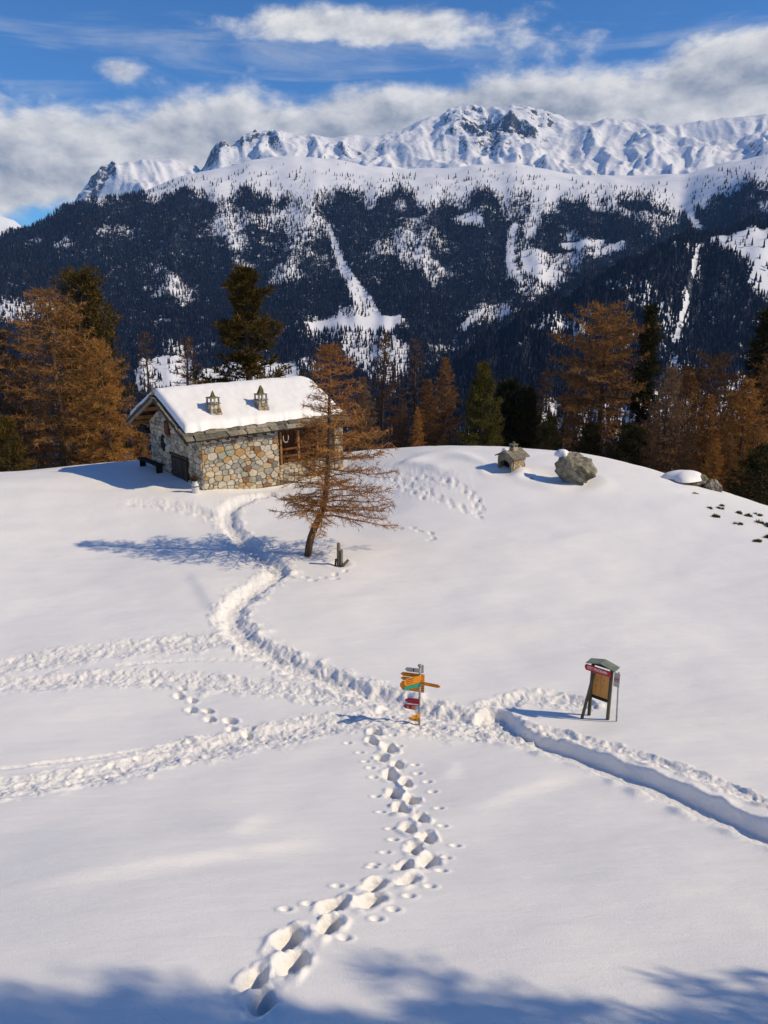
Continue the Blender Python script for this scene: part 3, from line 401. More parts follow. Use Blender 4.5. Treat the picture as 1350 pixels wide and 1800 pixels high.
def peak_rock(X, Y, Z):
    s = steep(X, Y, Z); az_ = np.degrees(np.arctan2(X, Y)); rho = np.hypot(X, Y); crag = np.zeros_like(Z)
    for (a, b_, r, k) in CRAGS: crag = np.maximum(crag, k * np.exp(-((az_ - a) / r) ** 2 - ((rho - b_) / (r * 110.)) ** 2))
    return np.clip((s - .70) * .62, -.3, .5) + crag * .24 - .02
def in_poly(x, y, poly):
    p = np.array(poly, float); c = np.zeros(x.shape, bool); j = len(p) - 1
    for i in range(len(p)):
        k = ((p[i, 1] > y) != (p[j, 1] > y)); dy = p[j, 1] - p[i, 1]
        if dy != 0: c ^= k & (x < (p[j, 0] - p[i, 0]) * (y - p[i, 1]) / dy + p[i, 0])
        j = i
    return c
def dens_slope(x, y, a, q):
    d = 1.06 + .8 * fbm(x / 170., y / 260., 3, 51)
    d = d - .26 * np.exp(-((a - 5) / 5.) ** 2 - ((q - 2250) / 330.) ** 2) - .22 * np.exp(-((a + 9) / 7.) ** 2 - ((q - 2400) / 260.) ** 2) + .25 * np.exp(-((a + 20) / 7.) ** 2)
    d = np.clip(d, .04, 1); line = 2690 + 120 * fbm(a * .5, a * 0 + 3., 3, 13) + 60 * np.exp(-((a + 19) / 6.) ** 2)
    t = 1 - sstep(line - 120, line + 40, q)
    return np.maximum(d * t, .045 * (1 - sstep(line + 120, line + 330, q)) * (1 + fbm(x / 80., y / 80., 2, 15)))
def dens_spur(x, y, a, q):
    return np.clip(1.05 + .5 * fbm(x / 120., y / 120., 3, 52), .1, 1) 
def cleared(X, Y):
    c = np.zeros(X.shape)
    for poly, kp in CLEARINGS: c = np.maximum(c, in_poly(X, Y, poly) * (1 - kp))
    return c
def slope_floor(X, Y, Z):          # canopy cover and shade, with undergrowth, painted dark into the ground between trees
    d = dens_slope(X, Y, np.degrees(np.arctan2(X, Y)), np.hypot(X, Y)); return np.where(cleared(X, Y) > .3, -.5, -.42 + 1.08 * sstep(.08, .95, d))
def spur_floor(X, Y, Z):  # same painted canopy shade and undergrowth on the spur
    d = dens_spur(X, Y, 0, 0); return np.where(cleared(X, Y) > .3, -.5, -.3 + .95 * sstep(.2, 1., d))
M_SLOPE = mountain_material('slope_snow', rock=(.008, .012, .022), sc=.045, bd=2.0, amp=1.7)  # rock slot holds the dark wood floor, shade and undergrowth in one colour
M_PEAK = mountain_material('peak_snow_rock', sc=.022, bd=12.0, amp=3.2)
azf = np.concatenate([np.linspace(-50, -29, 30), np.linspace(-28.5, 28.5, 520), np.linspace(29, 50, 30)])
polar_mesh('mountain_range', peak_h, azf, np.concatenate([np.linspace(3600, 4200, 40), np.linspace(4205, 5260, 130), np.linspace(5280, 6500, 25)]), M_PEAK, peak_rock)
azm = np.linspace(-50, 50, 340)
polar_mesh('mountain_slope', slope_h, azm, np.concatenate([np.linspace(420, 1000, 20), np.linspace(1010, 3300, 190), np.linspace(3320, 4250, 30)]), M_SLOPE,
           slope_floor)
polar_mesh('forest_spur', spur_h, np.linspace(-8, 50, 160), np.linspace(420, 2200, 140), M_SLOPE, spur_floor)
def far_h(x, y): 
    a_ = np.degrees(np.arctan2(x, y)); return mtn_h(FAR_RIDGE, a_, np.hypot(x, y)) + fbm(x / 500., y / 500., 5, 77) * 45
polar_mesh('distant_mountain', far_h, np.linspace(-50, 50, 220), np.linspace(8500, 10000, 50), M_PEAK, lambda X, Y, Z: np.full(X.shape, .1))

# ------------------------------------------------------------------ far forest: nobody could count it, one object per slope
def forest_material(name='far_forest'):
    m, t, b = new_mat(name, .9, .05)
    g = N(t, 'ShaderNodeNewGeometry'); r = g.outputs['Random Per Island']
    c = N(t, 'ShaderNodeValToRGB'); t.links.new(r, c.inputs[0]); e = c.color_ramp.elements
    e[0].color = (.004, .008, .018, 1); e[1].color = (.036, .026, .028, 1); e[1].position = .97  # blue of the haze is mixed into the tree colours
    x = c.color_ramp.elements.new(.55); x.color = (.008, .013, .026, 1)
    t.links.new(c.outputs[0], b.inputs['Base Color']); return m
M_FOREST = forest_material()
def forest(name, label, fn, n, az0, az1, r0, r1, densfn, clear, seed, hmin=7, hmax=16, sides=3):
    rng = np.random.default_rng(seed)
    a = np.radians(rng.uniform(az0, az1, n)); q = np.sqrt(rng.uniform(r0 * r0, r1 * r1, n)); x = q * np.sin(a); y = q * np.cos(a)
    keep = rng.uniform(0, 1, n) < densfn(x, y, np.degrees(a), q)
    u = rng.uniform(0, 1, n)
    for poly, kp in clear: keep &= ~(in_poly(x, y, poly) & (u > kp))
    x, y = x[keep], y[keep]; z = fn(x, y); n = len(x)
    h = (hmin + (hmax - hmin) * rng.uniform(0, 1, n) ** 1.5) * (1 + .25 * pnoise(x / 150, y / 150, 8)); w = h * rng.uniform(.14, .22, n); rot = rng.uniform(0, 6.28, n)
    ang = np.arange(sides) * 2 * math.pi / sides
    V = []; 
    lean = rng.normal(0, .03, (n, 2))
    def ring(rad, zz): return np.stack([x[:, None] + rad[:, None] * np.cos(ang + rot[:, None]), y[:, None] + rad[:, None] * np.sin(ang + rot[:, None]), np.broadcast_to((z + zz)[:, None], (n, sides))], -1)
    def tip(zz): return np.stack([x + lean[:, 0] * h, y + lean[:, 1] * h, z + zz], -1)[:, None, :]
    V = np.concatenate([ring(w, h * .06), tip(h * .72), ring(w * .66, h * .45), tip(h)], 1)     # two tiers
    k = 2 * (sides + 1); f = []
    for s in range(sides): f += [(s, (s + 1) % sides, sides), (sides + 1 + s, sides + 1 + (s + 1) % sides, k - 1)]
    f = np.array(f)[None] + (np.arange(n) * k)[:, None, None]
    o = link(name, np_mesh(name, V.reshape(-1, 3), f.reshape(-1, 3), M_FOREST, False)); tag(o, label, 'forest', kind='stuff'); return o
forest('slope_forest', 'dark conifer forest covering the far mountain flank below the snowfields', slope_h, 150000, -38, 36, 1060, 3050, dens_slope, CLEARINGS, 4)
forest('valley_forest', 'dark conifer forest at the foot of the valley beyond the snowy rise', slope_h, 11000, -38, 36, 520, 1070, lambda x, y, a, q: np.clip(.8 + .9 * fbm(x / 90., y / 120., 3, 55), .05, 1), CLEARINGS, 9, 8, 14)
forest('spur_forest', 'darker conifer forest on the nearer ridge descending from the right', spur_h, 60000, -4, 36, 520, 1800, dens_spur, CLEARINGS, 7, 8, 16)

# ------------------------------------------------------------------ trees (trunk with limbs + crown of twigs or needles)
class TM:
    """collects tubes and thin blades as numpy-friendly lists"""
    def __init__(s): s.v = []; s.f = []; s.n = 0
    def tube(s, pts, rad, sides=4):
        pts = [np.asarray(p, float) for p in pts]; base = s.n; m = len(pts)
        for i, p in enumerate(pts):
            d = pts[min(i + 1, m - 1)] - pts[max(i - 1, 0)]; d = d / (np.linalg.norm(d) + 1e-9)
            a = np.cross(d, (0.3, 0.2, 1.0) if abs(d[2]) < .9 else (1, 0, 0)); a /= np.linalg.norm(a) + 1e-9; b = np.cross(d, a)
            for k in range(sides):
                t = 2 * math.pi * k / sides; s.v.append(p + rad[i] * (math.cos(t) * a + math.sin(t) * b))
        s.n += m * sides
        for i in range(m - 1):
            for k in range(sides):
                k2 = (k + 1) % sides; p0 = base + i * sides
                s.f.append((p0 + k, p0 + k2, p0 + sides + k2)); s.f.append((p0 + k, p0 + sides + k2, p0 + sides + k))
    def blades(s, P, Dv, w, rng):
        """P, Dv (n,3): thin triangles from P along Dv with base width w"""
        P = np.asarray(P); Dv = np.asarray(Dv); n = len(P)
        if n == 0: return
        r = rng.normal(size=(n, 3)); a = np.cross(Dv, r); a /= np.linalg.norm(a, axis=1, keepdims=True) + 1e-9
        w = np.broadcast_to(np.asarray(w, float), (n,))[:, None] * .5
        V = np.stack([P + a * w, P - a * w, P + Dv], 1).reshape(-1, 3); i = np.arange(n) * 3 + s.n
        s.v.extend(V); s.f.extend(map(tuple, np.stack([i, i + 1, i + 2], 1))); s.n += 3 * n
    def mesh(s, name, mat, smooth=True): return np_mesh(name, np.array(s.v), np.array(s.f), mat, smooth)

def bark_material(name, c1, c2, c3=None):
    return mottled(name, c1, c2, 5.0, .9, .8, .03, (1, 1, .25), c3, .1)
def twig_material(name, ramp, tr=0.0):
    m, t, b = new_mat(name, .85, .05)
    g = N(t, 'ShaderNodeNewGeometry'); c = N(t, 'ShaderNodeValToRGB'); v = obj_vec(t)
    f = math_node(t, 'ADD', math_node(t, 'MULTIPLY', g.outputs['Random Per Island'], .6), math_node(t, 'MULTIPLY', mapr(t, noise(t, v, .55, 3, .5), .3, .7), .4))
    t.links.new(f, c.inputs[0]); e = c.color_ramp.elements; e[0].color = (*ramp[0], 1); e[1].color = (*ramp[-1], 1)
    for i, q in enumerate(ramp[1:-1]): x = e.new((i + 1) / (len(ramp) - 1)); x.color = (*q, 1)
    t.links.new(c.outputs[0], b.inputs['Base Color']); return m
M_BARK = bark_material('larch_bark', (.075, .050, .034), (.17, .11, .07), (.05, .04, .03))
M_BARK_D = bark_material('dark_bark', (.045, .035, .028), (.10, .075, .055))
M_LARCH = twig_material('larch_twigs', [(.075, .038, .016), (.24, .115, .038), (.40, .225, .08)])
M_LARCH_H = twig_material('golden_larch_twigs', [(.12, .053, .019), (.35, .155, .046), (.50, .27, .09)])
M_LARCH_P = twig_material('pale_larch_twigs', [(.11, .07, .045), (.23, .14, .08), (.30, .20, .12)])
M_LARCH_O = twig_material('orange_larch_twigs', [(.14, .062, .02), (.34, .155, .04), (.48, .26, .07)])
M_LARCH_D = twig_material('dark_larch_twigs', [(.05, .03, .02), (.12, .065, .035), (.17, .10, .05)])
M_PINE = twig_material('pine_needles', [(.030, .026, .008), (.085, .060, .014), (.20, .115, .024)])
M_PINE_G = twig_material('green_pine_needles', [(.030, .032, .009), (.085, .078, .018), (.19, .145, .032)])
M_SPRUCE = twig_material('spruce_needles', [(.014, .018, .008), (.032, .034, .012), (.075, .055, .018)])

def spine(h, lean=(0, 0), wob=.02, rng=None, n=10, pts=None):
    if pts is not None: return pts
    r = []
    for i in range(n + 1):
        t = i / n; r.append(np.array([lean[0] * t * t * h + wob * h * math.sin(3.1 * t + 1) * t * .5, lean[1] * t * h + wob * h * math.sin(4.3 * t) * t * .4, h * t]))
    return r
def on_spine(sp, t):
    q = t * (len(sp) - 1); i = min(int(q), len(sp) - 2); f = q - i; return sp[i] * (1 - f) + sp[i + 1] * f

def larch(seed, h, rad, t0=.12, nb=80, ns=11, nt=9, tr=.16, sp=None, droop=.25, profile=None, tw=.022, twl=.30, dens=1.0, up=.35, skew=0.0):
    """bare larch; returns trunk mesh builder and crown mesh builder"""
    rng = np.random.default_rng(seed); T = TM(); C = TM(); sp = sp or spine(h, (rng.normal(0, .02), rng.normal(0, .02)), .015)
    m = len(sp); T.tube(sp, [tr * (1 - max(0., float(sp[i][2])) / float(sp[-1][2])) ** .85 + .012 for i in range(m)], 9)
    prof = profile or (lambda t: (1 - t) ** .75 * (1 if t > .2 else .65 + t * 1.75) + .04)
    for i in range(nb):
        t = t0 + (1 - t0) * max(0., (i + rng.uniform(-.3, .3)) / nb) ** .92; t = min(max(t, .02), .985)
        o = on_spine(sp, t); a = i * 2.39996 + rng.normal(0, .35); L = rad * prof(t) * rng.uniform(.65, 1.12) * (1 + skew * math.cos(a))
        if L < .08: continue
        d = np.array([math.cos(a), math.sin(a), 0.0]); e0 = (-.12 + up * t * 2.0) + rng.normal(0, .10)
        pts = [o]; k = 5
        for j in range(1, k + 1):
            f = j / k; el_ = e0 - droop * math.sin(f * 2.2) + .35 * f * f * (1 - t * .5) 
            pts.append(pts[-1] + (d * math.cos(el_) + np.array([0, 0, math.sin(el_)]) + rng.normal(0, .07, 3)) * (L / k))
        br = (.018 + .02 * L / rad) * (1 - .6 * t) * max(rad / 3.0, .55)
        (T if t < .8 else C).tube(pts, [br * (1 - .8 * j / k) + .004 for j in range(k + 1)], 4 if t < .8 else 3)
        q = max(5, int(ns * (L / rad) * 1.6 * dens))
        for s_ in range(q):
            f = .12 + .88 * (s_ + rng.uniform(0, 1)) / q; P = on_spine(pts, min(f, .999)); sgn = 1 if s_ % 2 else -1
            side = np.array([-d[1], d[0], 0]) * sgn; l2 = (.16 + .36 * L * (1.1 - f) ** .8 * rng.uniform(.5, 1.1)) 
            dv = d * rng.uniform(.3, .9) + side * rng.uniform(.3, 1.0) + np.array([0, 0, rng.uniform(-.55, .30) + .35 * t]); dv = dv / np.linalg.norm(dv) * l2
            C.tube([P, P + dv * .55 + np.array([0, 0, -.03 * l2]), P + dv], [.010, .007, .003], 3)
            n3 = max(5, int(nt * dens * (.5 + l2 / (.4 * rad))))
            ff = rng.uniform(.05, 1.0, n3)[:, None]; PP = P + dv * ff
            dd = rng.normal(size=(n3, 3)) * .75 + dv / l2 * .55 + np.array([0, 0, -.45 + .75 * t]); dd = dd / np.linalg.norm(dd, axis=1, keepdims=True) * rng.uniform(.35, 1.1, n3)[:, None] * twl
            C.blades(PP, dd, tw, rng)
    return T, C
def conifer(seed, h, rad, t0=.08, nb=95, ncl=8, nn=16, tr=.17, needle=.24, nw=.055, profile=None, upturn=.5, droop=.15, clump=.33, gaps=0.0, lean=(0, 0)):
    """needle-bearing conifer built of tufts on limbs"""
    rng = np.random.default_rng(seed); T = TM(); C = TM(); sp = spine(h, lean, .012); m = len(sp)
    T.tube(sp, [tr * (1 - i / (m - 1)) ** .9 + .015 for i in range(m)], 7)
    prof = profile or (lambda t: (1 - t) ** .8 + .05)
    for i in range(nb):
        t = min(t0 + (1 - t0) * (i + rng.uniform(-.3, .3)) / nb, .985); t = max(t, .03); o = on_spine(sp, t); a = i * 2.39996 + rng.normal(0, .4)
        if rng.uniform() < gaps: continue
        L = rad * prof(t) * rng.uniform(.62, 1.15); d = np.array([math.cos(a), math.sin(a), 0.0]); e0 = -.1 + .75 * t + rng.normal(0, .12); pts = [o]; k = 4
        for j in range(1, k + 1):
            f = j / k; el_ = e0 - droop * math.sin(f * 2.5) + upturn * f * f
            pts.append(pts[-1] + (d * math.cos(el_) + np.array([0, 0, math.sin(el_)]) + rng.normal(0, .06, 3)) * (L / k))
        T.tube(pts, [.05 * (1 - .75 * j / k) * (1 - .6 * t) + .008 for j in range(k + 1)], 4)
        q = max(3, int(ncl * (.35 + L / rad)))
        for s_ in range(q):
            f = .22 + .78 * (s_ + rng.uniform(0, .9)) / q; P = on_spine(pts, min(f, .999)); sd = np.array([-d[1], d[0], 0]) * rng.uniform(-1, 1) * clump * (.4 + .8 * L / rad) * 1.3 * (1.15 - .6 * f)
            P = P + sd + np.array([0, 0, rng.uniform(-.05, .12)])
            n_ = nn; dirs = rng.normal(size=(n_, 3)); dirs /= np.linalg.norm(dirs, axis=1, keepdims=True)
            off = dirs * rng.uniform(.0, .75, (n_, 1)) * clump * np.array([1, 1, .75]); dd = dirs * .8 + d * .45 + np.array([0, 0, .35 * upturn * 2]) ; dd = dd / np.linalg.norm(dd, axis=1, keepdims=True) * rng.uniform(.6, 1.2, (n_, 1)) * needle
            C.blades(P + off, dd, nw, rng)
    return T, C
TREE_MESH = {}
def tree(name, label, kind_key, builder, x, y, height, h0, rz, bark, leaf, wide=1.0, group=None, sink=.25, z=None):
    """builder is cached by key and scaled; each tree is its own Empty with its own trunk and crown"""
    if kind_key not in TREE_MESH:
        T, C = builder(); TREE_MESH[kind_key] = (T.mesh(kind_key + '_trunk', bark), C.mesh(kind_key + '_crown', leaf, False))
    tm, cm = TREE_MESH[kind_key]; s = height / h0
    e = empty(name, (x, y, (gz(x, y) if z is None else z) - sink), rz); e.scale = (s * wide, s * wide, s)
    tag(e, label, 'tree', group)
    a = link('trunk', tm, e); b = link('crown', cm, e)
    for o, m in ((a, bark), (b, leaf)):
        o.material_slots[0].link = 'OBJECT'; o.material_slots[0].material = m
    return e

# kinds: (key, builder, own height)
K = {
 'larch_full': (lambda: larch(11, 11, 4.0, t0=.05, nb=120, ns=13, nt=12, tr=.24, tw=.040, twl=.36, dens=1.2, profile=lambda t: (1 - t ** 2.0) ** .62 * (1 if t > .25 else .70 + t * 1.2) + .04), 11),
 'larch_mid':  (lambda: larch(12, 10, 2.6, t0=.08, nb=110, ns=12, nt=12, tr=.17, tw=.040, dens=1.2, profile=lambda t: min(1.0, (1 - t) ** .65 * 1.1) + .05), 10),
 'larch_slim': (lambda: larch(13, 10, 2.2, t0=.14, nb=90, ns=10, nt=10, tr=.16, tw=.036, dens=1.0), 10),
 'larch_thin': (lambda: larch(14, 10, 1.9, t0=.20, nb=64, ns=8, nt=8, tr=.15, tw=.034, dens=.8, droop=.4), 10),
 'larch_top':  (lambda: larch(15, 11, 2.9, t0=.14, nb=105, ns=13, nt=13, tr=.20, tw=.038, profile=lambda t: .60 + .5 * math.sin(min(t, .9) * 2.6) - (t > .88) * (t - .88) * 5.2, dens=1.15, up=.25), 11),
 'pine_cone':  (lambda: conifer(21, 9, 2.6, t0=.03, nb=130, ncl=11, nn=20, profile=lambda t: (1 - t) ** .55 * 1.0 + .08, clump=.42, nw=.07, gaps=.12, upturn=.7), 9),
 'pine_tall':  (lambda: conifer(22, 12, 2.3, t0=.10, nb=110, ncl=9, nn=22, profile=lambda t: .50 + .6 * math.sin(t * 2.7) - (t > .82) * (t - .82) * 2.4, clump=.52, upturn=.8, gaps=.12, nw=.07), 12),
 'spruce_open': (lambda: conifer(23, 13, 3.4, t0=.24, nb=135, ncl=12, nn=20, tr=.24, needle=.28, nw=.075, profile=lambda t: (1 - t) ** .8 * 1.35 * (.62 + .38 * math.sin(t * 30)) + .10, clump=.30, upturn=.8, droop=.35, gaps=.2), 13),
 'spruce_slim': (lambda: conifer(24, 12, 1.6, t0=.06, nb=130, ncl=8, nn=18, nw=.065, profile=lambda t: (1 - t) ** .7 * (.75 + .35 * math.sin(t * 40)) + .07, clump=.28, upturn=.2, droop=.35), 12),
 'pine_low':   (lambda: conifer(25, 4, 1.7, t0=.02, nb=60, ncl=8, nn=16, tr=.10, profile=lambda t: (1 - t) ** .5 + .1, clump=.3, upturn=.6), 4),
}
TREES = [
 ('larch_tree', 'big spreading brown larch at the left edge beside the arolla pine', 'larch_full', -21.72, 51.95, 12.65, 0.3, 'M_BARK', 'M_LARCH', 1.08, 'trees beyond the crest'),
 ('larch_tree', 'bushy orange-brown larch just left of the hut roof', 'larch_full', -17.8, 50.04, 8.37, 2.2, 'M_BARK', 'M_LARCH_O', 0.8, 'trees beyond the crest'),
 ('pine_tree', 'dark arolla pine with rounded clumps rising behind the big left larch', 'pine_tall', -21.72, 58.46, 16.22, 0.9, 'M_BARK_D', 'M_PINE', 0.95, 'trees beyond the crest'),
 ('pine_tree', 'low green pine at the left edge under the big larch', 'pine_low', -23.3, 47.67, 3.78, 0.5, 'M_BARK_D', 'M_PINE', 0.9, 'trees beyond the crest'),
 ('larch_tree', 'thin nearly bare dark larch between the left larch and the hut', 'larch_thin', -22.17, 73.75, 18.36, 0.2, 'M_BARK_D', 'M_LARCH_D', 0.9, 'trees beyond the crest'),
 ('larch_tree', 'sparse grey larch behind the left end of the hut roof', 'larch_thin', -20.9, 81.75, 20.78, 1.4, 'M_BARK_D', 'M_LARCH_D', 1.3, 'trees beyond the crest'),
 ('spruce_tree', 'dark tiered conifer towering behind the hut roof', 'spruce_open', -10.25, 59.69, 15.71, 0.6, 'M_BARK_D', 'M_PINE', 1.35, 'trees beyond the crest'),
 ('larch_tree', 'open grey-brown larch right of the bent larch, dark straight trunk', 'larch_slim', -0.32, 63.5, 12.36, 0.1, 'M_BARK_D', 'M_LARCH_D', 1.05, 'trees beyond the crest'),
 ('larch_tree', 'gaunt thin larch with crooked side branches behind the crest', 'larch_thin', 2.45, 61.32, 10.91, 2.9, 'M_BARK_D', 'M_LARCH_D', 1.25, 'trees beyond the crest'),
 ('larch_tree', 'reddish rounded larch just left of the green pine', 'larch_mid', 4.69, 58.88, 8.55, 0.8, 'M_BARK', 'M_LARCH', 0.8, 'trees beyond the crest'),
 ('larch_tree', 'low brown larch in the gap between the gaunt larch and the reddish one', 'larch_mid', 1.32, 55.05, 4.49, 1.8, 'M_BARK', 'M_LARCH_D', 0.8, 'trees beyond the crest'),
 ('pine_tree', 'dense sunlit olive-green pine standing on the crest', 'pine_cone', 6.81, 54.17, 6.57, 0.3, 'M_BARK_D', 'M_PINE_G', 0.98, 'trees beyond the crest'),
 ('pine_tree', 'small dark pine directly right of the olive-green pine', 'pine_cone', 10.85, 58.19, 6.34, 1.3, 'M_BARK_D', 'M_SPRUCE', 0.85, 'trees beyond the crest'),
 ('pine_tree', 'small dark pine hidden between two others behind the stone hut model', 'pine_low', 9.74, 60.3, 7.17, 2.3, 'M_BARK_D', 'M_SPRUCE', 1.0, 'trees beyond the crest'),
 ('pine_tree', 'dark bushy pine behind the boulder', 'pine_low', 11.3, 52.67, 3.17, 0.3, 'M_BARK_D', 'M_SPRUCE', 0.9, 'trees beyond the crest'),
 ('larch_tree', 'twisted dark larch leaning left behind the boulder', 'larch_slim', 14.07, 61.95, 10.7, 1.1, 'M_BARK_D', 'M_LARCH_D', 1.1, 'trees beyond the crest'),
 ('larch_tree', 'tall broad reddish larch with a flat rounded top, tallest on the right', 'larch_top', 16.02, 57.86, 13.45, 0.7, 'M_BARK_D', 'M_LARCH', 1.0, 'trees beyond the crest'),
 ('spruce_tree', 'narrow blackish spruce right of the tall broad larch', 'spruce_slim', 18.89, 56.88, 14.39, 0.2, 'M_BARK_D', 'M_SPRUCE', 1.15, 'trees beyond the crest'),
 ('larch_tree', 'pale tan larch in front of the narrow spruce', 'larch_mid', 18.86, 51.62, 8.82, 1.9, 'M_BARK', 'M_LARCH_P', 0.95, 'trees beyond the crest'),
 ('larch_tree', 'dark brown larch with a domed top behind the pale larch', 'larch_top', 27.28, 67.02, 16.9, 2.5, 'M_BARK_D', 'M_LARCH_D', 0.85, 'trees beyond the crest'),
 ('larch_tree', 'small bright orange larch below the domed larch', 'larch_mid', 22.33, 53.07, 8.68, 0.5, 'M_BARK', 'M_LARCH_O', 0.75, 'trees beyond the crest'),
 ('larch_tree', 'orange larch at the right edge behind the low rocks', 'larch_mid', 23.54, 50.37, 9.83, 1.2, 'M_BARK', 'M_LARCH_O', 1.0, 'trees beyond the crest'),
 ('larch_tree', 'brown larch cut by the right edge of the picture', 'larch_mid', 27.0, 54.12, 14.66, 2.1, 'M_BARK', 'M_LARCH', 1.0, 'trees beyond the crest'),
 ('spruce_tree', 'dark spruce at the far right edge behind the larches', 'spruce_slim', 33.51, 70.16, 24.1, 0.9, 'M_BARK_D', 'M_SPRUCE', 1.3, 'trees beyond the crest'),
 ('pine_tree', 'low dark pine at the foot of the tall broad larch', 'pine_low', 14.08, 52.53, 3.3, 1.0, 'M_BARK_D', 'M_SPRUCE', 1.0, 'trees beyond the crest'),
 ('pine_tree', 'low dark pine between the tall larch and the narrow spruce', 'pine_low', 16.07, 50.51, 3.51, 2.0, 'M_BARK_D', 'M_SPRUCE', 1.05, 'trees beyond the crest'),
 ('larch_tree', 'short brown larch behind the low snow-capped rocks', 'larch_mid', 19.36, 48.7, 5.27, 2.6, 'M_BARK', 'M_LARCH_D', 0.8, 'trees beyond the crest'),
 ('larch_tree', 'short rusty larch right of the low rocks on the crest', 'larch_mid', 20.93, 46.47, 4.84, 0.9, 'M_BARK', 'M_LARCH', 0.85, 'trees beyond the crest'),
 ('pine_tree', 'low dark pine at the right edge below the orange larch', 'pine_low', 21.46, 43.24, 3.85, 0.4, 'M_BARK_D', 'M_SPRUCE', 1.1, 'trees beyond the crest'),
 ('larch_tree', 'small brown larch behind the rear corner of the hut', 'larch_mid', -16.35, 51.89, 4.38, 1.7, 'M_BARK', 'M_LARCH', 0.75, 'trees beyond the crest'),
 ('larch_tree', 'thin brown larch behind the right end of the hut', 'larch_slim', -1.83, 56.16, 5.29, 1.3, 'M_BARK_D', 'M_LARCH_D', 0.9, 'trees beyond the crest'),
 ('larch_tree', 'golden low larch between the bent larch and the open grey one', 'larch_mid', -1.48, 58.46, 7.03, 0.4, 'M_BARK', 'M_LARCH_P', 0.9, 'trees beyond the crest'),
 ('larch_tree', 'brown larch filling the gap left of the reddish rounded larch', 'larch_mid', 3.42, 61.45, 7.83, 2.7, 'M_BARK', 'M_LARCH', 0.85, 'trees beyond the crest'),
 ('larch_tree', 'short golden larch tucked in front of the gaunt thin larch', 'larch_mid', 2.31, 52.89, 3.38, 0.7, 'M_BARK', 'M_LARCH_O', 0.75, 'trees beyond the crest'),
 ('larch_tree', 'brown larch behind the dark pines right of the olive-green pine', 'larch_slim', 13.11, 66.66, 10.86, 1.9, 'M_BARK_D', 'M_LARCH_D', 1.2, 'trees beyond the crest'),
 ('larch_tree', 'golden larch between the narrow spruce and the domed larch', 'larch_mid', 23.45, 60.6, 12.5, 2.2, 'M_BARK', 'M_LARCH', 0.9, 'trees beyond the crest'),
 ('larch_tree', 'golden low larch at the foot of the small bright orange one', 'larch_mid', 19.87, 45.88, 3.98, 1.5, 'M_BARK', 'M_LARCH_O', 0.9, 'trees beyond the crest'),
 ('larch_tree', 'golden-brown larch right of the small bright orange larch', 'larch_mid', 25.07, 56.16, 10.77, 2.9, 'M_BARK', 'M_LARCH_O', 0.95, 'trees beyond the crest'),
 ('larch_tree', 'rusty low larch at the right edge in front of the orange larch', 'larch_mid', 22.75, 46.71, 6.53, 0.2, 'M_BARK', 'M_LARCH', 1.0, 'trees beyond the crest'),
 ('larch_tree', 'brown low larch left of the pale tan larch', 'larch_mid', 17.29, 49.74, 4.7, 3.1, 'M_BARK', 'M_LARCH_D', 0.9, 'trees beyond the crest'),
 ('larch_tree', 'rust-coloured larch at the left edge behind the big larch', 'larch_mid', -28.28, 59.41, 13.88, 1.2, 'M_BARK', 'M_LARCH_D', 1.1, 'trees beyond the crest'),
]
BENT = (-2.96, 28.74)

for (nm, lab, key, x, y, hgt, rz, bk, lf, wd, grp) in TREES:
    b_, h0 = K[key]; tree(nm, lab, key, b_, x, y, hgt, h0, rz, globals()[bk], globals()[lf], wd, grp)

# the bent larch standing in front of the hut
def bent_larch():
    h = 8.1; sp = [np.array(p, float) for p in [(-.02, 0, -.2), (0, 0, .05), (.05, 0, .40), (.14, .02, .78), (.28, .04, 1.15), (.45, .05, 1.5), (.60, .05, 1.85), (.70, .05, 2.25), (.78, .04, 2.9), (.86, .02, 3.7), (.92, 0, 4.5), (.93, 0, 5.3), (.95, 0, 6.1), (.98, 0, 6.9), (1.0, 0, 7.5), (1.02, 0, 8.05)]]
    def prof(t): return float(np.interp(t, [.34, .40, .45, .52, .60, .68, .76, .84, .93, 1], [.95, 1.0, .95, .88, .82, .72, .52, .36, .24, .06]))
    rng = np.random.default_rng(3)
    T, C = larch(31, h, 2.6, t0=.36, nb=108, ns=13, nt=14, tr=.14, sp=sp, profile=prof, droop=.34, tw=.019, twl=.25, dens=1.1, up=.30, skew=.18)
    return T, C
tree('larch_tree', 'bent rusty-brown larch with a curved bare trunk standing in front of the hut', 'bent_larch', bent_larch, BENT[0], BENT[1], 8.1, 8.1, 0.0, M_BARK, M_LARCH_H, 1.0, None, 0.05)

# trees to the right of the viewpoint whose shadows streak the near snow
for (lab, key, x, y, hgt, rz, bk, lf, wd) in [('nearest dense pine of the row right of the viewpoint', 'pine_cone', 8.0, 2.65, 8.0, .4, M_BARK_D, M_PINE, .9), ('second pine of the row right of the viewpoint', 'pine_cone', 10.0, 2.65, 9.5, 1.7, M_BARK_D, M_PINE, .8),
        ('third pine of the row right of the viewpoint', 'pine_cone', 12.2, 2.65, 11.0, 2.9, M_BARK_D, M_PINE, .72), ('fourth conifer of the row right of the viewpoint, a tiered spruce', 'spruce_open', 14.6, 2.75, 13.0, .3, M_BARK_D, M_SPRUCE, .7),
        ('fifth pine of the row right of the viewpoint', 'pine_cone', 17.2, 2.45, 13.5, 2.2, M_BARK_D, M_PINE, .68), ('furthest spruce of the row right of the viewpoint', 'spruce_open', 20.0, 1.95, 16.5, 1.2, M_BARK_D, M_SPRUCE, .65)]:
    b_, h0 = K[key]; tree({'p': 'pine_tree', 's': 'spruce_tree', 'l': 'larch_tree'}[key[0]], lab, key, b_, x, y, hgt, h0, rz, bk, lf, wd, 'trees beside the viewpoint')

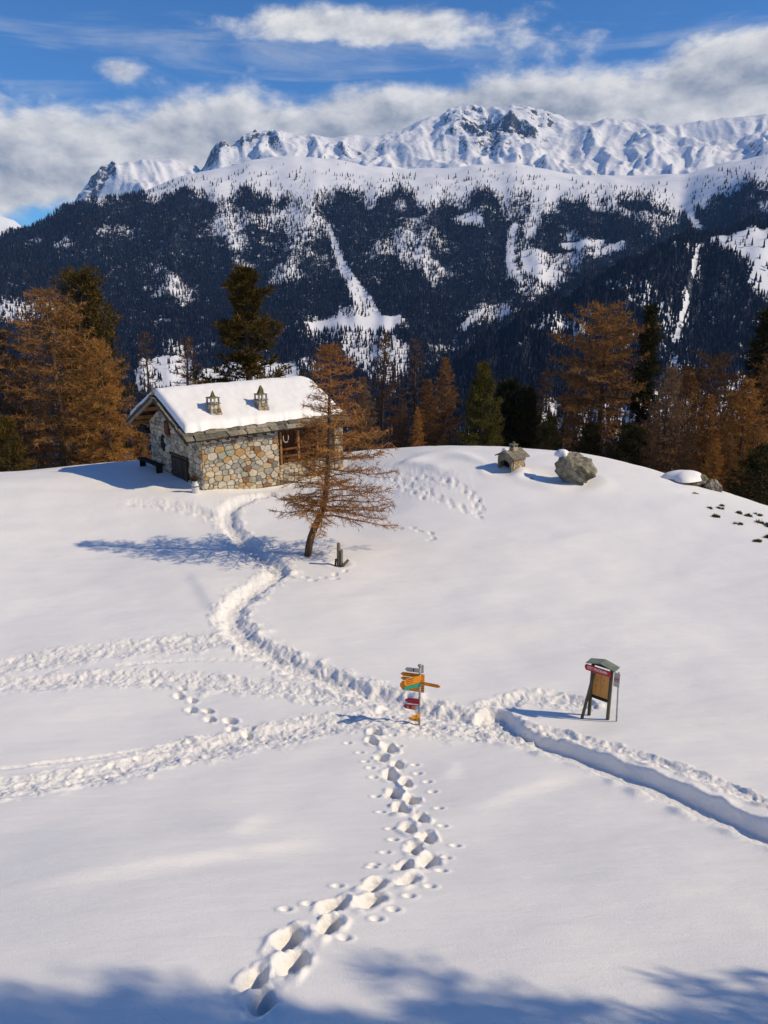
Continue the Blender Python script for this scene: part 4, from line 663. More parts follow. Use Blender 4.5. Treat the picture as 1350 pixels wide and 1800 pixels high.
# ------------------------------------------------------------------ mesh kit for built things
class MB:
    def __init__(s): s.v = []; s.f = []
    def add(s, vs, fs):
        b = len(s.v); s.v += [tuple(map(float, q)) for q in vs]; s.f += [tuple(b + i for i in f) for f in fs]; return s
    def box(s, x0, x1, y0, y1, z0, z1):
        return s.add([(x0, y0, z0), (x1, y0, z0), (x1, y1, z0), (x0, y1, z0), (x0, y0, z1), (x1, y0, z1), (x1, y1, z1), (x0, y1, z1)],
                     [(0, 3, 2, 1), (4, 5, 6, 7), (0, 1, 5, 4), (1, 2, 6, 5), (2, 3, 7, 6), (3, 0, 4, 7)])
    def bar(s, a, b, w, h, roll=(0, 0, 1), w2=None, h2=None):
        a = Vector(a); b = Vector(b); d = (b - a).normalized(); u = Vector(roll); sd = d.cross(u)
        if sd.length < 1e-4: sd = d.cross(Vector((1, 0, 0)))
        sd.normalize(); up = sd.cross(d).normalized(); vs = []
        for p, ww, hh in ((a, w, h), (b, w2 or w, h2 or h)):
            for i, j in ((-1, -1), (1, -1), (1, 1), (-1, 1)): vs.append(p + sd * i * ww / 2 + up * j * hh / 2)
        return s.add(vs, [(0, 3, 2, 1), (4, 5, 6, 7), (0, 1, 5, 4), (1, 2, 6, 5), (2, 3, 7, 6), (3, 0, 4, 7)])
    def lathe(s, prof, n=20, c=(0, 0)):
        vs = []; fs = []
        for r, z in prof:
            for k in range(n): t = 2 * math.pi * k / n; vs.append((c[0] + r * math.cos(t), c[1] + r * math.sin(t), z))
        for i in range(len(prof) - 1):
            for k in range(n): k2 = (k + 1) % n; fs.append((i * n + k, i * n + k2, (i + 1) * n + k2, (i + 1) * n + k))
        fs.append(tuple(range(n))[::-1]); fs.append(tuple((len(prof) - 1) * n + k for k in range(n)))
        return s.add(vs, fs)
    def tube(s, pts, rad, n=8):
        pts = [Vector(p) for p in pts]; vs = []; fs = []
        for i, p in enumerate(pts):
            d = (pts[min(i + 1, len(pts) - 1)] - pts[max(i - 1, 0)]).normalized(); a = d.cross(Vector((.31, .17, 1)) if abs(d.z) < .9 else Vector((1, 0, 0))).normalized(); b = d.cross(a)
            r = rad[i] if isinstance(rad, (list, tuple)) else rad
            for k in range(n): t = 2 * math.pi * k / n; vs.append(p + a * math.cos(t) * r + b * math.sin(t) * r)
        for i in range(len(pts) - 1):
            for k in range(n): k2 = (k + 1) % n; fs.append((i * n + k, i * n + k2, (i + 1) * n + k2, (i + 1) * n + k))
        fs.append(tuple(range(n))[::-1]); fs.append(tuple((len(pts) - 1) * n + k for k in range(n)))
        return s.add(vs, fs)
    def prism(s, poly, o, ax, ay, az, t):
        """2-D polygon in plane (o, ax, ay), extruded by t along az"""
        o = Vector(o); ax = Vector(ax); ay = Vector(ay); az = Vector(az); n = len(poly)
        vs = [o + ax * p[0] + ay * p[1] for p in poly] + [o + ax * p[0] + ay * p[1] + az * t for p in poly]
        return s.add(vs, [tuple(range(n))[::-1], tuple(range(n, 2 * n))] + [(i, (i + 1) % n, n + (i + 1) % n, n + i) for i in range(n)])
    def build(s, name, mat, parent=None, smooth=False, bevel=0.0):
        me = bpy.data.meshes.new(name); me.from_pydata(s.v, [], s.f); me.validate()
        import bmesh
        bm = bmesh.new(); bm.from_mesh(me); bmesh.ops.recalc_face_normals(bm, faces=bm.faces)
        if bevel > 0: bmesh.ops.bevel(bm, geom=list(bm.edges), offset=bevel, segments=1, affect='EDGES', clamp_overlap=True)
        bm.to_mesh(me); bm.free()
        if mat: me.materials.append(mat)
        if smooth:
            for p in me.polygons: p.use_smooth = True
        return link(name, me, parent)

# ------------------------------------------------------------------ materials of the built things
STONES = [mottled('stone_' + n, a, b, 7.0, .9, .7, .012, (1, 1, 1), c3) for n, a, b, c3 in (
    ('grey', (.22, .21, .19), (.36, .34, .30), (.28, .27, .20)), ('pale', (.40, .37, .31), (.56, .51, .42), None), ('tan', (.38, .29, .18), (.52, .41, .26), (.42, .38, .30)),
    ('ochre', (.34, .21, .09), (.48, .31, .14), None), ('rust', (.17, .09, .045), (.29, .165, .085), (.13, .08, .045)), ('dark', (.15, .145, .13), (.25, .24, .215), None),
    ('greenish', (.24, .25, .20), (.38, .38, .30), (.30, .27, .18)), ('cream', (.48, .40, .28), (.62, .53, .39), (.44, .33, .20)))]
STONE_W = [.22, .20, .21, .07, .035, .055, .09, .12]
M_MORTAR = mottled('mortar', (.14, .12, .09), (.24, .205, .155), 12., .95, .8, .01)
M_SLAB = mottled('roof_slab', (.15, .135, .105), (.27, .24, .18), 5., .9, .7, .01, (1, 1, 1), (.17, .16, .08))
M_SLABS = [M_SLAB, mottled('pale_roof_slab', (.24, .215, .16), (.36, .32, .24), 5., .9, .7, .01), mottled('dark_roof_slab', (.09, .085, .07), (.17, .155, .12), 5., .9, .7, .01)]
M_WOOD_D = mottled('dark_timber', (.030, .022, .017), (.075, .05, .035), 4., .8, .7, .01, (1, 1, .12))
M_WOOD_R = mottled('red_brown_timber', (.10, .035, .015), (.21, .075, .030), 4., .75, .7, .01, (1, 1, .12))
M_WOOD_O = mottled('orange_timber', (.22, .10, .035), (.36, .18, .07), 4., .75, .6, .01, (1, 1, .15))
M_WOOD_G = mottled('weathered_timber', (.16, .13, .09), (.28, .235, .17), 5., .85, .8, .01, (1, 1, .12))
M_PLATE = mottled('pale_beam', (.36, .34, .31), (.52, .50, .46), 5., .85, .5, .01, (.15, 1, 1))
M_BLACK = mottled('dull_black', (.012, .011, .010), (.03, .027, .024), 4., .9, .4, .01)  # plain matt black shared by niche, door backing, beams, bench and pot
M_MOSS = mottled('mossy_stone', (.075, .085, .025), (.16, .15, .055), 9., .95, .8, .01)
M_BOULDER = mottled('boulder_rock', (.17, .155, .11), (.38, .34, .255), 4.2, .92, 1.0, .06, (1, 1, 1), (.085, .085, .05))

def clip_poly(poly, a, b, c):            # keep a*x+b*y<=c
    out = []
    for i in range(len(poly)):
        p, q = poly[i], poly[(i + 1) % len(poly)]; dp = a * p[0] + b * p[1] - c; dq = a * q[0] + b * q[1] - c
        if dp <= 0: out.append(p)
        if (dp < 0) != (dq < 0) and abs(dp - dq) > 1e-12:
            t = dp / (dp - dq); out.append((p[0] + t * (q[0] - p[0]), p[1] + t * (q[1] - p[1])))
    return out
def rubble(outline, size, rng, sq=1.3):
    """irregular stones filling a convex outline: weighted Voronoi cells, wider than tall"""
    xs = [p[0] for p in outline]; ys = [p[1] * sq for p in outline]; O = [(p[0], p[1] * sq) for p in outline]
    A = (max(xs) - min(xs)) * (max(ys) - min(ys)); n = int(A / (size * size * sq ** .5)); S = []
    y = min(ys)
    while y < max(ys):                                  # loose courses of unequal stones
        h = size * rng.choice([.5, .7, .9, 1.1, 1.4]); x = min(xs) - rng.uniform(0, size)
        while x < max(xs):
            w = size * rng.choice([.5, .8, 1.0, 1.3, 1.7]) * rng.uniform(.8, 1.2)
            if h > size and w < size * .9 and rng.random() < .5: S += [(x + w / 2, y + h * .25, h * .22), (x + w / 2 + rng.uniform(-.05, .05), y + h * .75, h * .22)]
            else: S.append((x + w / 2, y + h / 2 + rng.uniform(-.22, .22) * h, .42 * math.sqrt(w * h)))
            x += w
        y += h
    cells = []
    for i, (x, y, w) in enumerate(S):
        p = list(O)
        for j, (x2, y2, w2) in enumerate(S):
            if i == j or math.hypot(x2 - x, y2 - y) > size * 4: continue
            a, b = x2 - x, y2 - y; p = clip_poly(p, a, b, (x2 * x2 + y2 * y2 - x * x - y * y - (w2 * w2 - w * w)) / 2)
            if len(p) < 3: break
        if len(p) >= 3: cells.append([(u, v / sq) for u, v in p])
    return cells
def stone_mesh(cell, to3, rng, gap=.013, proud=.07, maxn=10):
    cx = sum(p[0] for p in cell) / len(cell); cy = sum(p[1] for p in cell) / len(cell); q = []
    for i in range(len(cell)):
        p, r = cell[i], cell[(i + 1) % len(cell)]
        if math.hypot(p[0] - r[0], p[1] - r[1]) < .03: continue
        q += [(.9 * p[0] + .1 * r[0], .9 * p[1] + .1 * r[1]), (.1 * p[0] + .9 * r[0], .1 * p[1] + .9 * r[1])]
    while len(q) > maxn:                                  # drop the shortest edge
        k = min(range(len(q)), key=lambda i: math.hypot(q[i][0] - q[(i + 1) % len(q)][0], q[i][1] - q[(i + 1) % len(q)][1])); q.pop(k)
    if len(q) < 4: return None
    rad = max(math.hypot(p[0] - cx, p[1] - cy) for p in q)
    if rad < .055: return None
    def sh(p, g): d = math.hypot(p[0] - cx, p[1] - cy) + 1e-6; k = max(.3, 1 - g / d); return (cx + (p[0] - cx) * k, cy + (p[1] - cy) * k)
    n = len(q); pr = proud * rng.uniform(.6, 1.3); V = []
    for p in q: V.append(to3(*sh(p, gap), -.02))
    for p in q: V.append(to3(*sh(p, gap), pr * .6))
    tx, ty = rng.uniform(-.04, .04), rng.uniform(-.04, .04)
    for p in q: s_ = sh(p, gap + rng.uniform(.008, .028)); V.append(to3(*s_, pr + (s_[0] - cx) * tx + (s_[1] - cy) * ty + rng.uniform(-.004, .006)))
    V.append(to3(cx, cy, pr * rng.uniform(1.0, 1.25))); F = []
    for i in range(n):
        j = (i + 1) % n; F += [(i, j, n + j, n + i), (n + i, n + j, 2 * n + j, 2 * n + i), (2 * n + i, 2 * n + j, 3 * n)]
    return MB().add(V, F)
def lay_stones(parent, outline, size, to3, rng, skip=(), proud=.07, gap=.013, weights=None, sq=1.3):
    for c in rubble(outline, size, rng, sq):
        cx = sum(p[0] for p in c) / len(c); cy = sum(p[1] for p in c) / len(c)
        if any(a < cx < b and u < cy < v for a, b, u, v in skip): continue
        m = stone_mesh(c, to3, rng, gap, proud)
        if m: m.build('stone', rng.choices(STONES, weights or STONE_W)[0], parent, smooth=False)

# ------------------------------------------------------------------ the stone hut (local x runs along the front, y into the depth)
rng = random.Random(8)
hut = empty('stone_hut', HUT_P, HUT_RZ); tag(hut, 'low rubble-stone hut with thick snow on its slab roof and two chimneys', 'hut')
EZ, RZ_, YE0, YE1, YR, X0, X1 = 2.51, 4.35, -.4, 7.1, 3.35, -.9, 8.95
def roof_z(y): return EZ + (RZ_ - EZ) * ((y - YE0) / (YR - YE0) if y < YR else (YE1 - y) / (YE1 - YR))
GB = -1.2
# front wall with the recess at its right
fw = MB().box(.02, 4.5, .02, .42, GB, 2.36).build('front_wall', M_MORTAR, hut)
lay_stones(fw, [(0.0, -.62), (4.5, -.62), (4.5, 2.34), (0.0, 2.34)], .37, lambda a, b, d: (a, .02 - d, b), rng)
pw = MB().box(4.52, 8.18, .06, .38, GB, .30).build('parapet_wall', M_MORTAR, hut)
lay_stones(pw, [(4.52, -.62), (8.18, -.62), (8.18, .30), (4.52, .30)], .28, lambda a, b, d: (a, .06 - d, b), rng)
for k in range(7):
    a = 4.55 + k * .52; MB().box(a, a + .5 - rng.uniform(0, .04), -.02 - rng.uniform(0, .04), .44, .302, .302 + rng.uniform(.05, .08)).build('coping_stone', rng.choice(STONES[:3]), pw, bevel=.012)
pr = MB().box(8.20, 8.8, .02, .42, GB, 2.36).build('pier', M_MORTAR, hut)
lay_stones(pr, [(8.20, -.62), (8.8, -.62), (8.8, 2.34), (8.20, 2.34)], .33, lambda a, b, d: (a, .02 - d, b), rng)
gw = MB().prism([(.02, GB), (5.98, GB), (5.98, 2.62), (YR, 4.02), (.02, 2.36)], (.02, 0, 0), (0, 1, 0), (0, 0, 1), (1, 0, 0), .4).build('gable_wall', M_MORTAR, hut)
lay_stones(gw, [(0.0, -.4), (6.0, -.4), (6.0, 2.62), (YR, 3.98), (0.0, 2.34)], .40, lambda a, b, d: (.02 - d, a, b), rng, skip=[(3.42, 4.08, 2.05, 2.85), (4.15, 4.75, 1.1, 2.0), (1.55, 3.45, -.6, 1.08)])
MB().prism([(.4, GB), (5.98, GB), (5.98, 2.62), (YR, 4.02), (.4, 2.4)], (8.42, 0, 0), (0, 1, 0), (0, 0, 1), (1, 0, 0), .38).build('far_gable_wall', M_MORTAR, hut)
MB().box(.42, 8.42, 5.58, 5.98, GB, 2.6).build('rear_wall', M_MORTAR, hut)
# gable openings
win = MB().box(-.07, .03, 3.45, 4.05, 2.08, 2.82).build('window', M_WOOD_D, hut)
MB().box(-.105, -.072, 3.52, 3.98, 2.16, 2.75).build('shutter', M_WOOD_R, win)
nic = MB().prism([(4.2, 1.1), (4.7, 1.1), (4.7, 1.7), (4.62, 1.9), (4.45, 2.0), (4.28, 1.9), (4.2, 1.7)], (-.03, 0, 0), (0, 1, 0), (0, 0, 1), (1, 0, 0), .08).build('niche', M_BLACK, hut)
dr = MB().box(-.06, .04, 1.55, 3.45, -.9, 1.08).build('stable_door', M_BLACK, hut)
for k in range(8): MB().box(-.10 - rng.uniform(0, .012), -.062, 1.62 + k * .222, 1.62 + k * .222 + .21, -.88, 1.0).build('plank', M_WOOD_D, dr)
MB().box(-.13, -.062, 1.5, 3.5, 1.085, 1.22).build('door_lintel', M_WOOD_D, hut)
# recess
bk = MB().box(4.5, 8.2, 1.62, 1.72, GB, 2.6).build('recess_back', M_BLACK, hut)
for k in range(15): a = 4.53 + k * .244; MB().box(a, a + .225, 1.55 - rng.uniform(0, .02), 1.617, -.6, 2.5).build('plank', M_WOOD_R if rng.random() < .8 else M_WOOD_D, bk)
MB().box(4.1, 4.498, .43, 1.6, GB, 2.36).build('recess_side', M_MORTAR, hut); MB().box(8.202, 8.6, .43, 1.6, GB, 2.36).build('recess_side', M_MORTAR, hut)
for a in (4.72, 5.85, 7.1): MB().box(a, a + .13, .16, .29, .38, 2.30).build('post', M_WOOD_O, hut, bevel=.01)
for z in (.75, 1.15): MB().box(4.6, 8.1, .19, .25, z, z + .10).build('rail', M_WOOD_R, hut)
# eaves
MB().box(-.02, 8.9, -.12, .25, 2.365, 2.43).build('wall_plate', M_PLATE, hut)
for k in range(17): a = .25 + k * .54; MB().box(a, a + .11, -.30, .2, 2.245, 2.36).build('rafter', M_WOOD_D, hut)
roof = MB()
for y0, y1 in ((YE0, YR), (YR, YE1)):
    roof.add([(X0, y0, roof_z(y0) - .16), (X1, y0, roof_z(y0) - .16), (X1, y1, roof_z(y1) - .16), (X0, y1, roof_z(y1) - .16), (X0, y0, roof_z(y0) - .05), (X1, y0, roof_z(y0) - .05), (X1, y1, roof_z(y1) - .05), (X0, y1, roof_z(y1) - .05)],
             [(0, 3, 2, 1), (4, 5, 6, 7), (0, 1, 5, 4), (1, 2, 6, 5), (2, 3, 7, 6), (3, 0, 4, 7)])
roof = roof.build('roof', M_WOOD_D, hut)
sl = (RZ_ - EZ) / (YR - YE0)
def slab(x, y, w, dpt, lift, skew, up):
    """one roofing slab lying on the front (up=1) or rear (up=-1) slope"""
    pts = []
    for (a, b) in ((0, 0), (w, rng.uniform(-.03, .03)), (w + skew, dpt), (skew, dpt + rng.uniform(-.03, .03))): 
        yy = y + up * b; pts.append((x + a, yy, roof_z(min(max(yy, YE0), YE1)) - .045 + lift + (0 if YE0 <= yy <= YE1 else -.03)))
    t = rng.uniform(.035, .06); return MB().add(pts + [(p[0], p[1], p[2] + t) for p in pts], [(0, 3, 2, 1), (4, 5, 6, 7), (0, 1, 5, 4), (1, 2, 6, 5), (2, 3, 7, 6), (3, 0, 4, 7)])
for row, (y, lift) in enumerate(((YE0 - .07, 0.0), (YE0 + .24, .062))):
    x = X0 - .05
    while x < X1 - .1:
        w = rng.uniform(.42, .72); slab(x, y + rng.uniform(-.05, .05), w - .035, .55, lift + rng.uniform(0, .03), rng.uniform(-.10, .16), 1).build('slab', rng.choice(M_SLABS), roof); x += w
for up, y0, y1 in ((1, YE0 + .5, YR), (-1, YE1 + .05, YR)):
    y = y0
    while (y < y1 - .1 if up > 0 else y > y1 + .1):
        d_ = rng.uniform(.4, .6); slab(X0 - .06 + rng.uniform(-.04, .03), y, .62, d_ - .015, rng.uniform(0, .03), 0, up).build('slab', M_SLAB, roof); y += up * d_
for (y0, y1) in ((YE0 + .02, YR - .02), (YE1 - .02, YR + .02)):      # barge boards on the near gable
    MB().bar((X0 + .03, y0, roof_z(y0) - .24), (X0 + .03, y1, roof_z(y1) - .24), .07, .17).build('barge_board', M_WOOD_G if y0 > 3 else M_WOOD_D, roof)
for y, dz in ((.35, .30), (1.7, .30), (YR, .34), (4.6, .30), (5.85, .30), (6.7, .28)):
    z = roof_z(y) - dz; MB().box(X0 + .08, .3, y - .09, y + .09, z - .1, z + .1).build('purlin', M_WOOD_O if y > YR + .2 else M_WOOD_D, roof)
MB().bar((X0 + .05, YR - .02, RZ_ - .05), (X0 + .03, YR, RZ_ + .42), .12, .10, w2=.07, h2=.06).build('ridge_stone', M_SLAB, roof)
MB().box(-.25, .2, 6.0, 7.3, 1.85, 2.05).build('beam', M_BLACK, hut); MB().box(-.22, -.08, 6.3, 7.0, 2.055, 2.26).build('beam', M_BLACK, hut)
# snow lying on the roof
nx, ny = 110, 66
sx = np.linspace(X0 + .10, X1 - .05, nx); sy = np.linspace(0, 1, ny)
SX, SYt = np.meshgrid(sx, sy); front = YE0 + .36 + .10 * fbm(sx * .8, sx * 0 + 2., 3, 5) + .05 * pnoise(sx * 4, sx * 0, 6); rear = YE1 - .12 + 0 * sx
SY = front[None] + (rear - front)[None] * SYt
rz_s = RZ_ - (RZ_ - EZ) / (YR - YE0) * (np.sqrt((SY - YR) ** 2 + .3 ** 2) - .12)
e = np.minimum(np.minimum((SX - sx[0]) / .26, (sx[-1] - SX) / .95), np.minimum((SY - front[None]) / .30, (rear[None] - SY) / .3)); e = np.clip(e, 0, 1)
th = .32 * np.sqrt(np.clip(1 - (1 - e) ** 2, 0, 1)) * (1 + .08 * fbm(SX * .9, SY * .9, 3, 9)) + .018 * fbm(SX * 2.5, SY * 2.5, 3, 10)
for cx_, cy_ in ((1.3, .95), (4.05, .85)): th = th - .10 * np.exp(-((SX - cx_) ** 2 + (SY - cy_) ** 2) / .34 ** 2) - .05 * np.exp(-(((SX - cx_ - .35) / .3) ** 2 + ((SY - cy_ + .5) / .8) ** 2))
SZ = rz_s + .075 + np.maximum(th, 0)
top = np.stack([SX, SY, SZ], -1).reshape(-1, 3); fa = grid_faces(ny, nx)
sn = link('snow_cover', np_mesh('snow_cover', top, fa, M_SNOW), hut); sn['label'] = 'thick smooth snow lying on the hut roof'
# chimneys
def chimney(x, y, cap, seed):
    rg = random.Random(seed); z0 = roof_z(y) + .18
    ch = empty('chimney', (x, y, z0)); ch.parent = hut; ch.scale = (1.1, 1.1, .95)
    w0, w1, h = .34, .23, .62
    core = MB(); core.add([(-w0 + .05, -w0 + .05, -.3), (w0 - .05, -w0 + .05, -.3), (w0 - .05, w0 - .05, -.3), (-w0 + .05, w0 - .05, -.3), (-w1 + .05, -w1 + .05, h), (w1 - .05, -w1 + .05, h), (w1 - .05, w1 - .05, h), (-w1 + .05, w1 - .05, h)],
        [(0, 3, 2, 1), (4, 5, 6, 7), (0, 1, 5, 4), (1, 2, 6, 5), (2, 3, 7, 6), (3, 0, 4, 7)]); core.build('stack', M_MORTAR, ch)
    for face in range(4):
        ca, sa = math.cos(face * math.pi / 2), math.sin(face * math.pi / 2)
        def to3(a, b, d):
            f = (b + .2) / (h + .2); k = (w0 + (w1 - w0) * f); xx = a * k / w0; yy = -(k - .055) - d; return (ca * xx - sa * yy, sa * xx + ca * yy, b)
        for c in rubble([(-w0, -.2), (w0, -.2), (w0, h), (-w0, h)], .24, rg):
            m = stone_mesh(c, to3, rg, .010, .05, 8)
            if m: m.build('stone', rg.choices(STONES, [.2, .2, .25, .1, .05, .05, .05, .2])[0], ch)
    MB().box(-.27, .27, -.27, .27, h, h + .05).build('slab', M_SLAB, ch, bevel=.01)
    for a in (-1, 1):
        for b in (-1, 1): MB().bar((a * .20, b * .20, h + .05), (a * .19, b * .19, h + .31), .075, .075).build('pillar', rg.choice(STONES[:2]), ch)
    for a, b in ((0, -1), (0, 1)): MB().bar((a * .19, b * .20, h + .05), (a * .19, b * .19, h + .31), .06, .05).build('pillar', rg.choice(STONES[:2]), ch)
    MB().box(-.25, .25, -.25, .25, h + .312, h + .36).build('slab', M_SLAB, ch, bevel=.01)
    if cap == 0: MB().add([(-.10, -.09, h + .362), (.11, -.08, h + .362), (.10, .09, h + .362), (-.09, .1, h + .362), (-.05, -.04, h + .58), (.06, -.03, h + .58), (.02, .02, h + .72), (-.04, .04, h + .6)], [(0, 3, 2, 1), (4, 5, 6, 7), (0, 1, 5, 4), (1, 2, 6, 5), (2, 3, 7, 6), (3, 0, 4, 7)]).build('capstone', M_MOSS, ch)
    else: MB().add([(-.17, -.10, h + .362), (.13, -.10, h + .362), (.14, .10, h + .362), (-.16, .1, h + .362), (-.05, -.07, h + .62), (.13, -.06, h + .6), (.07, .05, h + .82), (.0, .06, h + .80)], [(0, 3, 2, 1), (4, 5, 6, 7), (0, 1, 5, 4), (1, 2, 6, 5), (2, 3, 7, 6), (3, 0, 4, 7)]).build('capstone', M_MOSS, ch)
    return ch
chimney(1.3, .95, 0, 3); chimney(4.05, .85, 1, 4)
# hooks on the front wall
hk = MB()
for a in (2.62, 2.80): hk.tube([(a + .10 * math.cos(t) * (1 if a > 2.7 else -1), -.10, 2.02 + .13 * math.sin(t)) for t in np.linspace(-1.4, 1.4, 8)], .014, 6)
hk.bar((2.71, -.10, 1.85), (2.71, -.10, 2.2), .02, .02); hk.build('wall_hook', M_WOOD_D, hut)

# ------------------------------------------------------------------ things by the hut
def hut_w(x, y, z): 
    c, s = math.cos(HUT_RZ), math.sin(HUT_RZ); return (HUT_P[0] + c * x - s * y, HUT_P[1] + s * x + c * y, HUT_P[2] + z)
loop = MB().tube([(.17 * math.cos(t) * (1 if t < 4.7 else .95), 0, -.20 + .28 * math.sin(t) if math.sin(t) < 0 else -.20 + .24 * math.sin(t)) for t in np.linspace(math.pi * .82, math.pi * 2.2, 16)], [.028] * 14 + [.022, .012], 8).build('hanging_loop', mottled('pale_rope', (.38, .34, .27), (.55, .50, .42), 20., .85), None, True)
loop.location = hut_w(4.98, -.02, 2.1); loop.rotation_euler = (0, 0, HUT_RZ); tag(loop, 'pale U-shaped loop hanging at the left of the dark open porch', 'loop')
M_CAN = mottled('can_metal', (.52, .52, .50), (.66, .66, .64), 6., .45, .2, .004, spec=.5)
cx_, cy_ = -9.40, 37.72
can = empty('milk_can', (cx_, cy_, gz(cx_, cy_) - .04)); can.scale = (1.15, 1.15, 1.2); tag(can, 'pale milk can with a dark pot of twigs at the hut corner', 'milk can')
MB().lathe([(.15, 0), (.165, .03), (.165, .34), (.15, .40), (.105, .46), (.105, .52), (.125, .54)], 24).build('body', M_CAN, can, True)
MB().lathe([(.168, .30), (.172, .31), (.172, .33), (.168, .34)], 24).build('hoop', M_WOOD_D, can, True)
MB().lathe([(.10, .545), (.16, .57), (.19, .68), (.18, .69)], 20).build('pot', M_BLACK, can, True)
tw = TM(); rg_ = np.random.default_rng(6); n_ = 160; dd = rg_.normal(size=(n_, 3)) * np.array([.7, .7, .5]) + np.array([0, 0, .6]); dd = dd / np.linalg.norm(dd, axis=1, keepdims=True) * rg_.uniform(.10, .24, (n_, 1))
tw.blades(np.tile([[0, 0, .68]], (n_, 1)) + rg_.normal(size=(n_, 3)) * np.array([.07, .07, .01]), dd, .02, rg_); link('twigs', tw.mesh('can_twigs', M_LARCH_D, False), can)
for s in (-1, 1): MB().tube([(s * .16, 0, .36), (s * .215, 0, .38), (s * .215, 0, .46), (s * .13, 0, .47)], .012, 6).build('handle', M_CAN, can, True)
bp = hut_w(-.45, 5.35, 0); bn = empty('wooden_bench', (bp[0], bp[1], gz(bp[0], bp[1]) - .05), HUT_RZ); tag(bn, 'dark low wooden bench against the shaded gable wall', 'bench')
MB().box(-.20, .22, -1.3, 1.3, .42, .49).build('seat', M_BLACK, bn, bevel=.008)
for a in (-1.1, 1.1): MB().box(-.15, .18, a - .06, a + .06, -.1, .418).build('leg', M_BLACK, bn)

# weathered fence stake beside the bent larch
fx, fy = -1.65, 27.32
fp = empty('fence_stake', (fx, fy, gz(fx, fy) - .12)); tag(fp, 'short weathered wooden stake pair poking out of the snow beside the larch', 'stake')
MB().bar((-.03, .02, -.1), (-.02, .03, 1.02), .13, .12, w2=.115, h2=.10).build('stake', M_WOOD_G, fp, bevel=.012)
MB().bar((.075, -.05, -.1), (.10, -.04, .80), .09, .09, w2=.075, h2=.07).build('stake', M_WOOD_G, fp, bevel=.01)
MB().bar((-.17, -.02, -.05), (-.13, -.02, .42), .07, .07).build('stub', M_WOOD_D, fp, bevel=.01)
MB().bar((.10, -.08, .14), (.34, -.12, .42), .06, .10).build('rail', M_WOOD_G, fp, bevel=.01)
MB().bar((.02, -.10, .14), (.22, -.16, .10), .10, .10).build('rail', M_WOOD_D, fp, bevel=.01)

# ------------------------------------------------------------------ rocks
def rock_mesh(name, r, seed, sc, mat, cuts=9, sub=4, rough=.10):
    import bmesh
    bm = bmesh.new(); bmesh.ops.create_icosphere(bm, subdivisions=sub, radius=1.0); rg = np.random.default_rng(seed)
    P = np.array([v.co[:] for v in bm.verts])
    for _ in range(cuts):                                  # flatten facets
        n = rg.normal(size=3); n /= np.linalg.norm(n); d = rg.uniform(.55, .88); k = P @ n - d; P = P - np.outer(np.clip(k, 0, None), n) * .92
    P = P + (P / np.linalg.norm(P, axis=1, keepdims=True)) * (fbm(P[:, 0] * 2.3 + P[:, 2] * 1.7 + seed, P[:, 1] * 2.3 - P[:, 2], 4, seed)[:, None] * rough + (ridged(P[:, 0] * 2 + P[:, 2] * 2.4, P[:, 1] * 1.2 + seed, 3, seed + 3)[:, None] - .9) * rough * .7)
    P = P * np.array(sc) * r
    for v, p in zip(bm.verts, P): v.co = p
    me = bpy.data.meshes.new(name); bm.to_mesh(me); bm.free(); me.materials.append(mat)
    for p in me.polygons: p.use_smooth = False
    return me
def rock(name, label, x, y, dz, r, sc, seed, rz=0, cap=None, mat=None, cat='rock', group=None, parts=False, tilt=0.0):
    e = empty(name, (x, y, gz(x, y) + dz), rz); tag(e, label, cat, group)
    o = link('stone', rock_mesh(name, r, seed, sc, mat or M_BOULDER, 13, 4, .13), e); o.rotation_euler = (0, tilt, 0)
    if cap:
        cx, cy, cz, ra, rb, hh = cap; t_, a_ = np.meshgrid(np.linspace(0, 1, 14), np.linspace(0, 2 * math.pi, 37)); 
        wob = 1 + .14 * np.sin(a_ * 3 + seed) + .08 * np.sin(a_ * 5)
        X = cx + t_ * ra * np.cos(a_) * wob; Y = cy + t_ * rb * np.sin(a_) * wob; Z = cz + hh * np.sqrt(np.clip(1 - t_ ** 2.2, 0, 1)) - .10 * t_ ** 2
        s = link('snow_cap', np_mesh('snow_cap', np.stack([X, Y, Z], -1).reshape(-1, 3), grid_faces(*X.shape), M_SNOW), e); s['label'] = 'white snow cap on the rock'
    return e
rock('boulder', 'big grey-green boulder with a white snow cap on the crest', 9.05, 36.75, .42, 1.0, (1.22, .88, .95), 5, -.35, (-.50, .15, .84, .36, .38, .22), tilt=.30)
rx, ry = 15.6, 39.6
rock('rock', 'low rounded rock under a broad snow cap on the right crest', 15.55, 38.6, .10, .8, (1.15, .9, .60), 7, .2, (-.35, .0, .30, 1.0, .85, .30))
rock('rock', 'narrow mossy rock right of the snow-capped rock on the crest', 16.55, 38.1, -.02, .62, (.85, .8, .95), 9, .6, tilt=.5)
rock('rock', 'tiny dark stone showing through the snow below the boulder', 2 + .0, 0 + 36.0, -.02, .06, (1, .8, .7), 12) if False else None
rock('stone', 'small dark stone on the bare slope below the crest rocks', 14.77, 35.9, .0, .13, (1.5, .8, .7), 13)
rock('stone', 'small grey stone in the snow below the miniature stone house', 7.18, 36.85, .0, .09, (1.3, .8, .6), 15)

